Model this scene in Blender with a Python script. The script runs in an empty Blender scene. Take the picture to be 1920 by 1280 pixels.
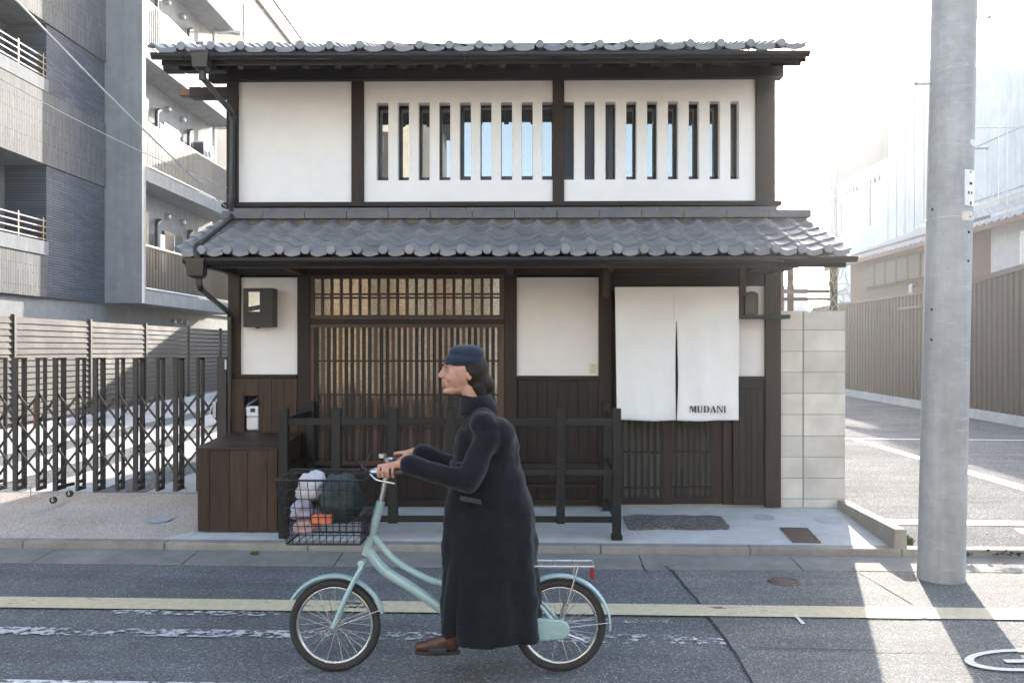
import bpy, bmesh, math, random
from mathutils import Vector, Matrix, noise
R = math.radians
random.seed(7)
scene = bpy.context.scene
COL = scene.collection

# ------------------------------------------------------------------ camera
YAW = R(1.0); FP = 1600.0; CZ = 1.68; HY = 655.0
cd = bpy.data.cameras.new('camera'); cam = bpy.data.objects.new('camera', cd); COL.objects.link(cam)
cam.location = (0, 0, CZ); cam.rotation_euler = (R(90), 0, YAW)
cd.sensor_width = 36; cd.lens = 36 * FP / 1920; cd.shift_y = (HY - 640) / 1920
cd.clip_start = 0.05; cd.clip_end = 3000
scene.camera = cam

# ------------------------------------------------------------------ sky, sun, exposure
SUN_AZ = R(17.7); SUN_EL = R(18.0)
world = bpy.data.worlds.new('World'); scene.world = world; world.use_nodes = True
wn = world.node_tree; wn.nodes.clear()
sky = wn.nodes.new('ShaderNodeTexSky'); sky.sky_type = 'NISHITA'; sky.sun_disc = False
sky.sun_elevation = SUN_EL; sky.sun_rotation = SUN_AZ
sky.air_density = 1.0; sky.dust_density = 2.0; sky.ozone_density = 1.0
hs = wn.nodes.new('ShaderNodeHueSaturation'); hs.inputs['Saturation'].default_value = 0.85
bg = wn.nodes.new('ShaderNodeBackground'); bg.inputs['Strength'].default_value = 0.15
wo = wn.nodes.new('ShaderNodeOutputWorld')
wn.links.new(sky.outputs[0], hs.inputs['Color']); wn.links.new(hs.outputs[0], bg.inputs['Color'])
wn.links.new(bg.outputs[0], wo.inputs['Surface'])
sd = bpy.data.lights.new('sun', 'SUN'); sun = bpy.data.objects.new('sun', sd); COL.objects.link(sun)
sd.energy = 3.0; sd.angle = R(0.5); sd.color = (1.0, 0.93, 0.83)
to_sun = Vector((math.sin(SUN_AZ) * math.cos(SUN_EL), math.cos(SUN_AZ) * math.cos(SUN_EL), math.sin(SUN_EL)))
sun.rotation_euler = to_sun.to_track_quat('Z', 'Y').to_euler(); sun.location = to_sun * 40
scene.view_settings.view_transform = 'Standard'; scene.view_settings.look = 'None'
scene.view_settings.exposure = 2.32; scene.view_settings.gamma = 1
scene.view_settings.use_curve_mapping = False
scene.render.engine = 'CYCLES'
scene.cycles.use_denoising = True
scene.cycles.max_bounces = 7; scene.cycles.diffuse_bounces = 4; scene.cycles.glossy_bounces = 4
scene.cycles.transmission_bounces = 6; scene.cycles.transparent_max_bounces = 12; scene.cycles.volume_bounces = 0
scene.cycles.sample_clamp_indirect = 8

# ------------------------------------------------------------------ helpers
def W(px, py, Y):
    """world point on the plane y=Y for a photograph pixel (measuring aid)"""
    u = (px - 960) / FP; v = (HY - py) / FP
    t = Y / (math.cos(YAW) + u * math.sin(YAW))
    return Vector(((u * math.cos(YAW) - math.sin(YAW)) * t, Y, CZ + v * t))
def WX(px, Y): return W(px, HY, Y).x
def WZ(px, py, Y): return W(px, py, Y).z
def WG(px, py, z):
    u = (px - 960) / FP; v = (HY - py) / FP
    t = (z - CZ) / v
    return Vector(((u * math.cos(YAW) - math.sin(YAW)) * t, (math.cos(YAW) + u * math.sin(YAW)) * t, z))

WLOC = {}
class MB:
    def __init__(s): s.v = []; s.f = []; s.sm = []
    def add(s, vs, fs, smooth=False):
        n = len(s.v); s.v += [tuple(x) for x in vs]
        s.f += [[i + n for i in f] for f in fs]; s.sm += [smooth] * len(fs); return s
    def box(s, x0, x1, y0, y1, z0, z1):
        if x0 > x1: x0, x1 = x1, x0
        if y0 > y1: y0, y1 = y1, y0
        if z0 > z1: z0, z1 = z1, z0
        return s.add([(x0,y0,z0),(x1,y0,z0),(x1,y1,z0),(x0,y1,z0),(x0,y0,z1),(x1,y0,z1),(x1,y1,z1),(x0,y1,z1)],
                     [(0,3,2,1),(4,5,6,7),(0,1,5,4),(1,2,6,5),(2,3,7,6),(3,0,4,7)])
    def hexa(s, p):
        return s.add(p, [(0,3,2,1),(4,5,6,7),(0,1,5,4),(1,2,6,5),(2,3,7,6),(3,0,4,7)])
    def bar(s, a, b, w, h, up=(0,0,1)):
        """rectangular bar from a to b; w across, h along 'up'"""
        a = Vector(a); b = Vector(b); d = (b - a).normalized(); up = Vector(up)
        sx = d.cross(up)
        if sx.length < 1e-4: sx = d.cross(Vector((0,1,0)))
        sx.normalize(); uz = sx.cross(d).normalized()
        p = []
        for q in (a, b):
            for i, j in ((-1,-1),(1,-1),(1,1),(-1,1)):
                p.append(q + sx * (i * w / 2) + uz * (j * h / 2))
        return s.add(p, [(0,3,2,1),(4,5,6,7),(0,1,5,4),(1,2,6,5),(2,3,7,6),(3,0,4,7)])
    def tube(s, pts, r, n=10, closed=False, smooth=True):
        pts = [Vector(p) for p in pts]; m = len(pts)
        rs = r if isinstance(r, (list, tuple)) else [r] * m
        rings = []; prev = None
        for i, p in enumerate(pts):
            if closed: d = (pts[(i+1) % m] - pts[i-1])
            else: d = (pts[min(i+1, m-1)] - pts[max(i-1, 0)])
            d.normalize()
            if prev is None:
                ref = Vector((0,0,1)) if abs(d.z) < .9 else Vector((0,1,0))
                x = d.cross(ref).normalized()
            else:
                x = (prev - d * prev.dot(d)).normalized()
            prev = x; y = d.cross(x)
            rings.append([p + (x * math.cos(2*math.pi*k/n) + y * math.sin(2*math.pi*k/n)) * rs[i] for k in range(n)])
        vs = [q for rg in rings for q in rg]; fs = []
        for i in range(m if closed else m - 1):
            j = (i + 1) % m
            for k in range(n):
                fs.append((i*n+k, i*n+(k+1) % n, j*n+(k+1) % n, j*n+k))
        s.add(vs, fs, smooth)
        if not closed:
            s.add(rings[0], [tuple(range(n))[::-1]]); s.add(rings[-1], [tuple(range(n))])
        return s
    def loft(s, rings, smooth=True, cap=True):
        n = len(rings[0]); vs = [q for rg in rings for q in rg]; fs = []
        for i in range(len(rings) - 1):
            for k in range(n):
                fs.append((i*n+k, i*n+(k+1) % n, (i+1)*n+(k+1) % n, (i+1)*n+k))
        s.add(vs, fs, smooth)
        if cap:
            s.add(rings[0], [tuple(range(n))[::-1]]); s.add(rings[-1], [tuple(range(n))])
        return s
    def sphere(s, c, r, nu=14, nv=9, rot=None):
        rr = r if isinstance(r, (tuple, list)) else (r, r, r); c = Vector(c)
        vs = [Vector((0,0,rr[2]))]
        for i in range(1, nv):
            t = math.pi * i / nv
            for k in range(nu):
                p = 2*math.pi*k/nu
                vs.append(Vector((rr[0]*math.sin(t)*math.cos(p), rr[1]*math.sin(t)*math.sin(p), rr[2]*math.cos(t))))
        vs.append(Vector((0,0,-rr[2])))
        if rot is not None: vs = [rot @ q for q in vs]
        vs = [q + c for q in vs]; fs = []
        for k in range(nu): fs.append((0, 1+k, 1+(k+1) % nu))
        for i in range(nv-2):
            for k in range(nu):
                a = 1+i*nu+k; b = 1+i*nu+(k+1) % nu
                fs.append((a, a+nu, b+nu, b))
        L = len(vs)-1
        for k in range(nu): fs.append((L, 1+(nv-2)*nu+(k+1) % nu, 1+(nv-2)*nu+k))
        return s.add(vs, fs, True)
    def prism(s, poly, fn, d0, d1):
        """poly: 2D outline, fn(a,b,d) -> 3D"""
        n = len(poly)
        vs = [fn(a, b, d0) for a, b in poly] + [fn(a, b, d1) for a, b in poly]
        fs = [tuple(range(n))[::-1], tuple(range(n, 2*n))] + [(k, (k+1) % n, n+(k+1) % n, n+k) for k in range(n)]
        return s.add(vs, fs)
    def mesh(s, name, m, bevel=0):
        me = bpy.data.meshes.new(name); me.from_pydata(s.v, [], s.f)
        for p, q in zip(me.polygons, s.sm): p.use_smooth = q
        bm = bmesh.new(); bm.from_mesh(me)
        bmesh.ops.recalc_face_normals(bm, faces=bm.faces)
        if bevel:
            bmesh.ops.bevel(bm, geom=[e for e in bm.edges], offset=bevel, segments=1, affect='EDGES', clamp_overlap=True)
        bm.to_mesh(me); bm.free()
        if m: me.materials.append(m)
        me.update(); return me
    def build(s, name, m, parent=None, bevel=0):
        return put(name, s.mesh(name, m, bevel), parent)
def put(name, me, parent=None, loc=(0,0,0), rot=(0,0,0), scale=(1,1,1)):
    o = bpy.data.objects.new(name, me); COL.objects.link(o)
    o.location = loc; o.rotation_euler = rot; o.scale = scale
    WLOC[o.name] = Vector(loc)
    if parent is not None:
        o.parent = parent; o.matrix_parent_inverse = Matrix.Translation(-WLOC[parent.name])
    return o
def tag(o, label=None, cat=None, group=None, kind=None):
    if label: o['label'] = label
    if cat: o['category'] = cat
    if group: o['group'] = group
    if kind: o['kind'] = kind
    return o
def thing(name, label, cat, loc=(0,0,0), group=None):
    return tag(put(name, None, None, loc), label, cat, group)
def struct(o): o['kind'] = 'structure'; return o
def bx(name, m, parent, x0, x1, y0, y1, z0, z1, bevel=0):
    return MB().box(x0, x1, y0, y1, z0, z1).build(name, m, parent, bevel)

# ------------------------------------------------------------------ materials
class N:
    def __init__(s, name):
        s.m = bpy.data.materials.new(name); s.m.use_nodes = True
        s.t = s.m.node_tree; s.p = s.t.nodes['Principled BSDF']; s.out = s.t.nodes['Material Output']
        s.geo = s.t.nodes.new('ShaderNodeNewGeometry'); s.pos = s.geo.outputs['Position']
    def new(s, k): return s.t.nodes.new('ShaderNode' + k)
    def link(s, a, b): s.t.links.new(a, b)
    def map(s, scale=(1,1,1), rot=(0,0,0), src=None):
        n = s.new('Mapping'); n.inputs['Scale'].default_value = scale; n.inputs['Rotation'].default_value = rot
        s.link(src or s.pos, n.inputs['Vector']); return n.outputs[0]
    def noise(s, scale, detail=4, vec=None, rough=.55, dist=0):
        n = s.new('TexNoise'); n.inputs['Scale'].default_value = scale; n.inputs['Detail'].default_value = detail
        n.inputs['Roughness'].default_value = rough; n.inputs['Distortion'].default_value = dist
        s.link(vec or s.pos, n.inputs['Vector']); return n.outputs['Fac']
    def ramp(s, fac, stops):
        n = s.new('ValToRGB'); e = n.color_ramp.elements
        while len(e) < len(stops): e.new(.5)
        for el, (p, c) in zip(e, stops):
            el.position = p; el.color = (c[0], c[1], c[2], 1) if isinstance(c, (tuple, list)) else (c, c, c, 1)
        s.link(fac, n.inputs['Fac']); return n.outputs['Color']
    def mix(s, fac, a, b, mode='MIX'):
        n = s.new('Mix'); n.data_type = 'RGBA'; n.blend_type = mode
        for sock, val in ((n.inputs['Factor'], fac), (n.inputs['A'], a), (n.inputs['B'], b)):
            pass
        def setv(i, v):
            if isinstance(v, (int, float)): n.inputs[i].default_value = v
            elif isinstance(v, (tuple, list)): n.inputs[i].default_value = (v[0], v[1], v[2], 1)
            else: s.link(v, n.inputs[i])
        setv(0, fac); setv(6, a); setv(7, b)
        return n.outputs[2]
    def bump(s, h, strength=.3, dist=.01):
        n = s.new('Bump'); n.inputs['Strength'].default_value = strength; n.inputs['Distance'].default_value = dist
        s.link(h, n.inputs['Height']); s.link(n.outputs[0], s.p.inputs['Normal'])
    def math(s, op, a, b=0, clamp=False):
        n = s.new('Math'); n.operation = op; n.use_clamp = clamp
        for i, v in ((0, a), (1, b)):
            if isinstance(v, (int, float)): n.inputs[i].default_value = v
            else: s.link(v, n.inputs[i])
        return n.outputs[0]
    def rnd(s): return s.new('ObjectInfo').outputs['Random']
    def base(s, c, rough=.6, metal=0, spec=.5):
        if isinstance(c, (tuple, list)): s.p.inputs['Base Color'].default_value = (c[0], c[1], c[2], 1)
        else: s.link(c, s.p.inputs['Base Color'])
        if isinstance(rough, (int, float)): s.p.inputs['Roughness'].default_value = rough
        else: s.link(rough, s.p.inputs['Roughness'])
        s.p.inputs['Metallic'].default_value = metal; s.p.inputs['Specular IOR Level'].default_value = spec
        return s.m
def sc(c, k): return tuple(x * k for x in c)
def plain(name, c, rough=.5, metal=0, var=.2, scale=8, bump=.15, spec=.5, fine=60):
    n = N(name); a = n.noise(scale, 5); b = n.noise(fine, 3)
    col = n.ramp(a, [(.3, sc(c, 1-var)), (.7, sc(c, 1+var))])
    if bump: n.bump(b, bump, .003)
    r = n.ramp(a, [(.2, max(0, rough-.08)), (.8, min(1, rough+.08))])
    return n.base(col, r, metal, spec)
def wood(name, c, axis='z', rough=.6, var=.35, piece=.25, knots=True, spec=.35):
    n = N(name)
    s = {'z': (28, 28, 1.6), 'x': (1.6, 28, 28), 'y': (28, 1.6, 28)}[axis]
    s2 = {'z': (120, 120, 5), 'x': (5, 120, 120), 'y': (120, 5, 120)}[axis]
    off = n.new('VectorMath'); off.operation = 'ADD'; n.link(n.pos, off.inputs[0])
    mul = n.math('MULTIPLY', n.rnd(), 37.0); n.link(mul, off.inputs[1])
    g = n.noise(1, 5, n.map(s, src=off.outputs[0]), .6, .8); f = n.noise(1, 3, n.map(s2, src=off.outputs[0]))
    col = n.ramp(g, [(.25, sc(c, 1-var)), (.5, c), (.75, sc(c, 1+var*1.3))])
    if knots:
        v = n.new('TexVoronoi'); v.inputs['Scale'].default_value = 1
        ks = {'z': (9, 9, 2.2), 'x': (2.2, 9, 9), 'y': (9, 2.2, 9)}[axis]
        n.link(n.map(ks, src=off.outputs[0]), v.inputs['Vector'])
        k = n.ramp(v.outputs['Distance'], [(.05, .35), (.16, 1.0)])
        col = n.mix(.8, col, k, 'MULTIPLY')
    pr = n.ramp(n.rnd(), [(0, 1-piece), (1, 1+piece)])
    col = n.mix(1, col, pr, 'MULTIPLY')
    n.bump(n.math('ADD', g, n.math('MULTIPLY', f, .5)), .35, .003)
    return n.base(col, rough, 0, spec)
M = {}
M['post'] = wood('dark_wood_vertical', (.026, .0155, .0105), 'z')
M['beam'] = wood('dark_wood_horizontal', (.019, .0125, .0095), 'x')
M['beamy'] = wood('dark_wood_depth', (.035, .022, .016), 'y')
M['board'] = wood('stained_board', (.046, .025, .0145), 'z', .55, .45, .3)
M['boardtop'] = wood('stained_board_top', (.046, .029, .020), 'x', .55, .35, .25)
M['dado'] = wood('dark_stained_board', (.015, .0095, .007), 'z', .5, .4, .3)
M['sash'] = wood('brown_sash_wood', (.072, .040, .027), 'z', .5, .3, .2, False)
M['sashx'] = wood('brown_sash_wood_horizontal', (.072, .041, .028), 'x', .5, .3, .2, False)
M['rail'] = wood('black_stained_wood', (.014, .0135, .012), 'x', .5, .3, .2, False)
M['railz'] = wood('black_stained_wood_upright', (.014, .0135, .012), 'z', .5, .3, .2, False)
M['gutter'] = plain('brown_gutter_plastic', (.018, .016, .015), .32, 0, .15, 6, .05)
M['black'] = plain('black_metal', (.006, .006, .007), .4, 0, .2)
M['steel'] = plain('galvanised_steel', (.45, .46, .47), .38, .8, .12)
M['whitemetal'] = plain('white_painted_metal', (.72, .72, .71), .4, 0, .06)
M['bronze'] = plain('bronze_aluminium', (.040, .032, .028), .55, .0, .12, 3)
M['louvre'] = plain('louvre_aluminium', (.068, .063, .060), .7, 0, .1, 3, .1, .15)
M['darkalu'] = plain('dark_aluminium', (.035, .037, .040), .35, .3, .1)
M['rust'] = plain('rusty_pipe', (.13, .10, .085), .8, .1, .4, 12, .5)
def plaster():
    n = N('white_plaster'); a = n.noise(1.3, 6); b = n.noise(140, 3); c = n.noise(9, 5)
    col = n.ramp(a, [(.3, (.82, .785, .755)), (.7, (.86, .83, .80))])
    col = n.mix(.25, col, n.ramp(c, [(.4, .9), (.6, 1.0)]), 'MULTIPLY')
    n.bump(n.math('ADD', b, n.math('MULTIPLY', c, 2)), .12, .003); return n.base(col, .85, 0, .2)
M['plaster'] = plaster()
def tile_mat(name='roof_tile', c=(.215, .213, .224)):
    n = N(name); a = n.noise(7, 6); b = n.noise(90, 3)
    pr = n.ramp(n.rnd(), [(0, sc(c, .72)), (.5, c), (.85, (c[0]*1.15, c[1]*1.08, c[2]*1.05)), (1, (c[0]*.85, c[1]*.95, c[2]*1.0))])
    col = n.mix(1, pr, n.ramp(a, [(.3, .78), (.7, 1.15)]), 'MULTIPLY')
    st = n.ramp(n.noise(26, 3), [(.62, 0.0), (.72, .35)])
    col = n.mix(st, col, (.32, .31, .29))
    n.bump(n.math('ADD', a, b), .2, .004); return n.base(col, n.ramp(a, [(.3, .34), (.7, .55)]), 0, .5)
M['tile'] = tile_mat()
M['fartile'] = tile_mat('far_roof_tile', (.30, .31, .33))
def concrete(name, c, scale=2.0, streak=False, rough=.85, spots=True, ring=False):
    n = N(name); a = n.noise(scale, 7, None, .65); b = n.noise(70, 4); d = n.noise(scale*6, 5)
    col = n.ramp(a, [(.3, sc(c, .82)), (.7, sc(c, 1.12))])
    col = n.mix(.5, col, n.ramp(d, [(.35, .82), (.65, 1.06)]), 'MULTIPLY')
    if streak:
        s = n.noise(1, 5, n.map((5, 5, .35)), .6, .5)
        col = n.mix(.55, col, n.ramp(s, [(.35, .72), (.6, 1.03)]), 'MULTIPLY')
    if spots:
        sp = n.noise(45, 2); col = n.mix(n.ramp(sp, [(.66, 0.0), (.74, .35)]), col, sc(c, .5))
    h = n.math('ADD', b, d)
    if ring:
        rr = n.noise(1, 5, n.map((3.5, 3.5, 26)), .65, 1.4)
        col = n.mix(n.ramp(rr, [(.58, 0.0), (.70, .38)]), col, sc(c, 1.45))
        col = n.mix(n.ramp(rr, [(.30, .4), (.42, .0)]), col, sc(c, .62))
        h = n.math('ADD', h, rr)
    n.bump(h, .3, .006); return n.base(col, rough, 0, .3)
M['concrete'] = concrete('pavement_concrete', (.50, .51, .51), 1.2)
M['kerb'] = concrete('kerb_concrete', (.30, .27, .235), 3, True)
M['gutterstrip'] = concrete('gutter_slab_concrete', (.24, .23, .215), 1.5, True)
M['polec'] = concrete('pole_concrete', (.40, .395, .385), 2.5, True, .75, True, True)
M['block'] = None
M['ledge'] = concrete('ledge_tile', (.135, .13, .13), 2, False, .5)
def block():
    n = N('concrete_block'); a = n.noise(4, 6); b = n.noise(110, 4)
    col = n.ramp(a, [(.3, (.50, .465, .41)), (.7, (.66, .62, .55))])
    col = n.mix(1, col, n.ramp(n.rnd(), [(0, .86), (1, 1.08)]), 'MULTIPLY')
    n.bump(b, .5, .004); return n.base(col, .9, 0, .2)
M['block'] = block()
M['mortar'] = concrete('mortar', (.27, .26, .235), 5)
M['apt'] = concrete('apartment_concrete', (.23, .24, .255), .8, True, .8)
M['aptlight'] = concrete('apartment_light_render', (.27, .28, .295), .8, True, .8)
for k_ in ('apt', 'aptlight'): M[k_].node_tree.nodes['Principled BSDF'].inputs['Specular IOR Level'].default_value = .1
M['aptwarm'] = concrete('apartment_warm_render', (.20, .195, .19), .8, True, .95)
M['aptrough'] = concrete('apartment_rough_render', (.30, .305, .31), 1.5, False, .95)
M['far'] = concrete('pale_far_wall', (.52, .55, .57), .25, True, .85, False)
M['fardark'] = concrete('dark_far_cladding', (.10, .10, .11), .25, True, .7, False)
def tiles(name, horiz, c1, c2):
    n = N(name)
    # wall lies in the yz plane: use (y, z) as brick coordinates
    sep = n.new('SeparateXYZ'); n.link(n.pos, sep.inputs[0]); cmb = n.new('CombineXYZ')
    if horiz: n.link(sep.outputs['Y'], cmb.inputs['X']); n.link(sep.outputs['Z'], cmb.inputs['Y'])
    else: n.link(sep.outputs['Z'], cmb.inputs['X']); n.link(sep.outputs['Y'], cmb.inputs['Y'])
    b = n.new('TexBrick'); n.link(cmb.outputs[0], b.inputs['Vector'])
    b.inputs['Scale'].default_value = 1; b.inputs['Brick Width'].default_value = .42; b.inputs['Row Height'].default_value = .055
    b.inputs['Mortar Size'].default_value = .006; b.inputs['Color1'].default_value = (*c1, 1); b.inputs['Color2'].default_value = (*c2, 1)
    b.inputs['Mortar'].default_value = (*sc(c1, .35), 1); b.offset = .37; b.offset_frequency = 3
    col = n.mix(1, b.outputs['Color'], n.ramp(n.noise(1.2, 5), [(.3, .82), (.7, 1.1)]), 'MULTIPLY')
    n.bump(n.math('SUBTRACT', n.math('MULTIPLY', n.noise(3, 2, n.map((1, 4, 14) if horiz else (1, 14, 4))), .8), b.outputs['Fac']), .6, .012)
    return n.base(col, .75, 0, .2)
M['htile'] = tiles('blue_grey_wall_tile', True, (.070, .082, .110), (.105, .120, .155))
M['vtile'] = tiles('pale_wall_tile', False, (.105, .11, .118), (.15, .155, .165))
def asphalt(name, dark=.05, grain=190, warm=0, patch=.25):
    n = N(name); v = n.new('TexVoronoi'); v.inputs['Scale'].default_value = grain; n.link(n.pos, v.inputs['Vector'])
    st = n.new('SeparateColor'); n.link(v.outputs['Color'], st.inputs[0])
    c = (dark*(1+warm), dark, dark*(1-warm*.8))
    col = n.ramp(st.outputs[0], [(0, sc(c, .6)), (.55, c), (.88, sc(c, 1.35)), (1, sc(c, 2.6))])
    col = n.mix(1, col, n.ramp(n.noise(.9, 6, None, .6), [(.3, 1-patch), (.7, 1+patch)]), 'MULTIPLY')
    col = n.mix(.6, col, n.ramp(n.noise(1, 4, n.map((.5, 5, 1))), [(.35, .8), (.65, 1.15)]), 'MULTIPLY')
    n.bump(n.math('ADD', v.outputs['Distance'], n.math('MULTIPLY', n.noise(grain*.7, 3), 1.5)), .75, .009)
    return n.base(col, .82, 0, .35)
M['asphalt'] = asphalt('asphalt', .145, 120, -.03)
M['asphalt2'] = asphalt('asphalt_patch', .17, 140, .02)
M['lot'] = asphalt('car_park_asphalt', .17, 110, .02, .2)
M['lot'].node_tree.nodes['Principled BSDF'].inputs['Specular IOR Level'].default_value = .08
M['lot'].node_tree.nodes['Principled BSDF'].inputs['Roughness'].default_value = 1
M['gravel'] = asphalt('blue_grey_gravel', .14, 45, -.05, .2)
def aggregate():
    n = N('exposed_aggregate'); v = n.new('TexVoronoi'); v.inputs['Scale'].default_value = 120; n.link(n.pos, v.inputs['Vector'])
    st = n.new('SeparateColor'); n.link(v.outputs['Color'], st.inputs[0])
    col = n.ramp(st.outputs[0], [(0, (.24, .18, .15)), (.3, (.45, .38, .33)), (.7, (.52, .455, .40)), (1, (.66, .62, .57))])
    col = n.mix(1, col, n.ramp(n.noise(1.5, 5), [(.3, .88), (.7, 1.08)]), 'MULTIPLY')
    n.bump(v.outputs['Distance'], .6, .006); return n.base(col, .75, 0, .4)
M['aggregate'] = aggregate()
def paint(name, c, wear, scale=16, st=.35):
    """worn road paint with holes that show the asphalt below"""
    n = N(name)
    a = n.noise(scale, 6, n.map((st, 1, 1)), .75); b = n.noise(1.3, 3)
    m = n.math('ADD', a, n.math('MULTIPLY', n.math('SUBTRACT', b, .5), .55))
    k = n.ramp(m, [(wear-.02, 0.0), (wear+.02, 1.0)])
    col = n.ramp(n.noise(30, 4), [(.3, sc(c, .82)), (.7, sc(c, 1.05))])
    n.base(col, .7, 0, .3); n.bump(n.noise(150, 3), .3, .004)
    tr = n.new('BsdfTransparent'); mx = n.new('MixShader'); n.link(k, mx.inputs[0])
    n.link(tr.outputs[0], mx.inputs[1]); n.link(n.p.outputs[0], mx.inputs[2]); n.link(mx.outputs[0], n.out.inputs['Surface'])
    return n.m
M['yellow'] = paint('yellow_road_paint', (.62, .53, .36), .34)
M['white'] = paint('white_road_paint', (.72, .71, .70), .30)
M['wornwhite'] = paint('worn_white_road_paint', (.55, .55, .55), .54, 24, .7)
M['semiworn'] = paint('half_worn_white_road_paint', (.72, .71, .70), .46, 30, .8)
def crackmat():
    n = N('crack_filler'); return n.base(n.ramp(n.noise(60), [(.3, .020), (.7, .045)]), .8, 0, .3)
M['crack'] = crackmat()
def glass(name, tint, refl, rough=0.0, bumpy=0, body=(.02,.025,.03), clear=0.0):
    n = N(name); n.base(body, .5, 0, .5)
    g = n.new('BsdfGlossy'); g.inputs['Color'].default_value = (*tint, 1); g.inputs['Roughness'].default_value = rough
    if bumpy:
        v = n.new('TexVoronoi'); v.inputs['Scale'].default_value = 95; n.link(n.pos, v.inputs['Vector'])
        bp = n.new('Bump'); bp.inputs['Strength'].default_value = bumpy; bp.inputs['Distance'].default_value = .01
        n.link(n.math('ADD', v.outputs['Distance'], n.noise(60, 3)), bp.inputs['Height']); n.link(bp.outputs[0], g.inputs['Normal'])
    fr = n.new('Fresnel'); fr.inputs['IOR'].default_value = 1.5
    k = n.math('ADD', n.math('MULTIPLY', fr.outputs[0], .6), refl, True)
    src = n.p.outputs[0]
    if clear:
        tr = n.new('BsdfTransparent'); tr.inputs['Color'].default_value = (.9, .93, .92, 1)
        m0 = n.new('MixShader'); m0.inputs[0].default_value = clear
        n.link(src, m0.inputs[1]); n.link(tr.outputs[0], m0.inputs[2]); src = m0.outputs[0]
    mx = n.new('MixShader'); n.link(k, mx.inputs[0]); n.link(src, mx.inputs[1]); n.link(g.outputs[0], mx.inputs[2])
    n.link(mx.outputs[0], n.out.inputs['Surface']); return n.m
M['glass'] = glass('window_glass', (.84, .83, .80), .27)
M['glassdim'] = glass('apartment_glass', (.8, .9, 1), .05)
M['dullglass'] = plain('old_dull_glass', (.035, .042, .048), .55, 0, .3, 4, .02, .2)
M['frost'] = glass('patterned_glass', (1, .95, .88), .10, .25, .55, (.10, .08, .06), .93)
M['frostdark'] = glass('patterned_door_glass', (.9, 1, .95), .03, .2, .5, (.02, .018, .014), .35)
def cloth(name, c, s=900):
    n = N(name); w = n.noise(1, 2, n.map((260, 260, 40))); a = n.noise(3, 4)
    n.bump(n.math('ADD', w, n.noise(200, 2)), .12, .002)
    n.base(n.ramp(a, [(.3, sc(c, .94)), (.7, sc(c, 1.03))]), .9, 0, .15)
    n.p.inputs['Sheen Weight'].default_value = .15; return n.m
M['noren'] = cloth('white_cotton', (.82, .81, .79))
M['coat'] = cloth('black_wool_coat', (.009, .010, .014))
M['hat'] = cloth('navy_felt', (.022, .034, .055))
M['print'] = plain('black_print', (.02, .02, .022), .7, 0, .1)
M['skin'] = plain('skin', (.46, .255, .185), .5, 0, .08, 20, .05)
M['skin'].node_tree.nodes['Principled BSDF'].inputs['Subsurface Weight'].default_value = .08
M['hair'] = plain('dark_brown_hair', (.030, .018, .014), .45, 0, .35, 60, .5)
def hairm():
    n = N('dark_brown_hair'); f = n.noise(1, 4, n.map((60, 260, 60), (0, .5, 0)), .7, .6)
    n.bump(f, .9, .006); m_ = n.base(n.ramp(f, [(.3, (.006, .004, .003)), (.7, (.026, .016, .012))]), .5, 0, .25); return m_
M['hair'] = hairm()
M['shoe'] = plain('brown_leather', (.075, .030, .022), .38, 0, .2)
M['mint'] = plain('mint_green_paint', (.36, .52, .53), .3, .1, .05)
M['rubber'] = plain('tyre_rubber', (.03, .03, .03), .75, 0, .2)
M['alu'] = plain('polished_aluminium', (.60, .61, .62), .28, .9, .06)
M['interior'] = plain('dark_interior', (.012, .011, .010), .9)

# ================================================================== STREET
SL = -0.022     # the street edge is turned a little against the house front
def S(x, y, z): return (x, y + SL * x, z)
def sheet(name, m, x0, x1, y0, z0, y1, z1, n=1, parent=None):
    b = MB()
    for i in range(n):
        a0 = x0 + (x1-x0)*i/n; a1 = x0 + (x1-x0)*(i+1)/n
        b.add([S(a0, y0, z0), S(a1, y0, z0), S(a1, y1, z1), S(a0, y1, z1)], [(0,1,2,3)])
    return b.build(name, m, parent)
g = MB().add([(-1500,-1500,-.30),(1500,-1500,-.30),(1500,1500,-.30),(-1500,1500,-.30)], [(0,1,2,3)])
tag(struct(g.build('ground', M['lot'])), 'grey ground stretching away to the horizon')
tag(struct(sheet('road', M['asphalt'], -60, 60, -1.6, 0, 6.56, 0)), 'dark coarse asphalt road in front of the wooden house')
# patched part of the road right of the crack
cr = [WG(1262,1072,0), WG(1282,1098,0), WG(1305,1122,0), WG(1322,1150,0), WG(1345,1180,0), WG(1378,1225,0), WG(1412,1282,0)]
e = WG(1500,1400,0); y_in = 6.545
pp = [(c.x, c.y) for c in cr] + [(e.x, e.y), (14, 1.8), (14, y_in + SL*14), (cr[0].x-.02, y_in + SL*cr[0].x)]
b = MB().add([(x, y, .004) for x, y in pp], [tuple(range(len(pp)))])
tag(struct(b.build('road_patch', M['asphalt2'])), 'lighter asphalt patch right of the long crack')
def strip(pts, w, z, name, m, jitter=.3):
    b = MB(); n = len(pts); vs = []
    fine = []
    for i in range(n-1):
        for k in range(6):
            t = k/6; p = pts[i].lerp(pts[i+1], t)
            p = p + Vector((random.uniform(-1,1), random.uniform(-1,1), 0)) * w * jitter
            fine.append(p)
    fine.append(pts[-1])
    for i, p in enumerate(fine):
        d = (fine[min(i+1, len(fine)-1)] - fine[max(i-1, 0)]).normalized(); s = Vector((-d.y, d.x, 0))
        ww = w * random.uniform(.5, 1.3) / 2
        vs += [(p.x+s.x*ww, p.y+s.y*ww, z), (p.x-s.x*ww, p.y-s.y*ww, z)]
    fs = [(2*i, 2*i+1, 2*i+3, 2*i+2) for i in range(len(fine)-1)]
    b.add(vs, fs); return tag(struct(b.build(name, m)), None)
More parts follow.
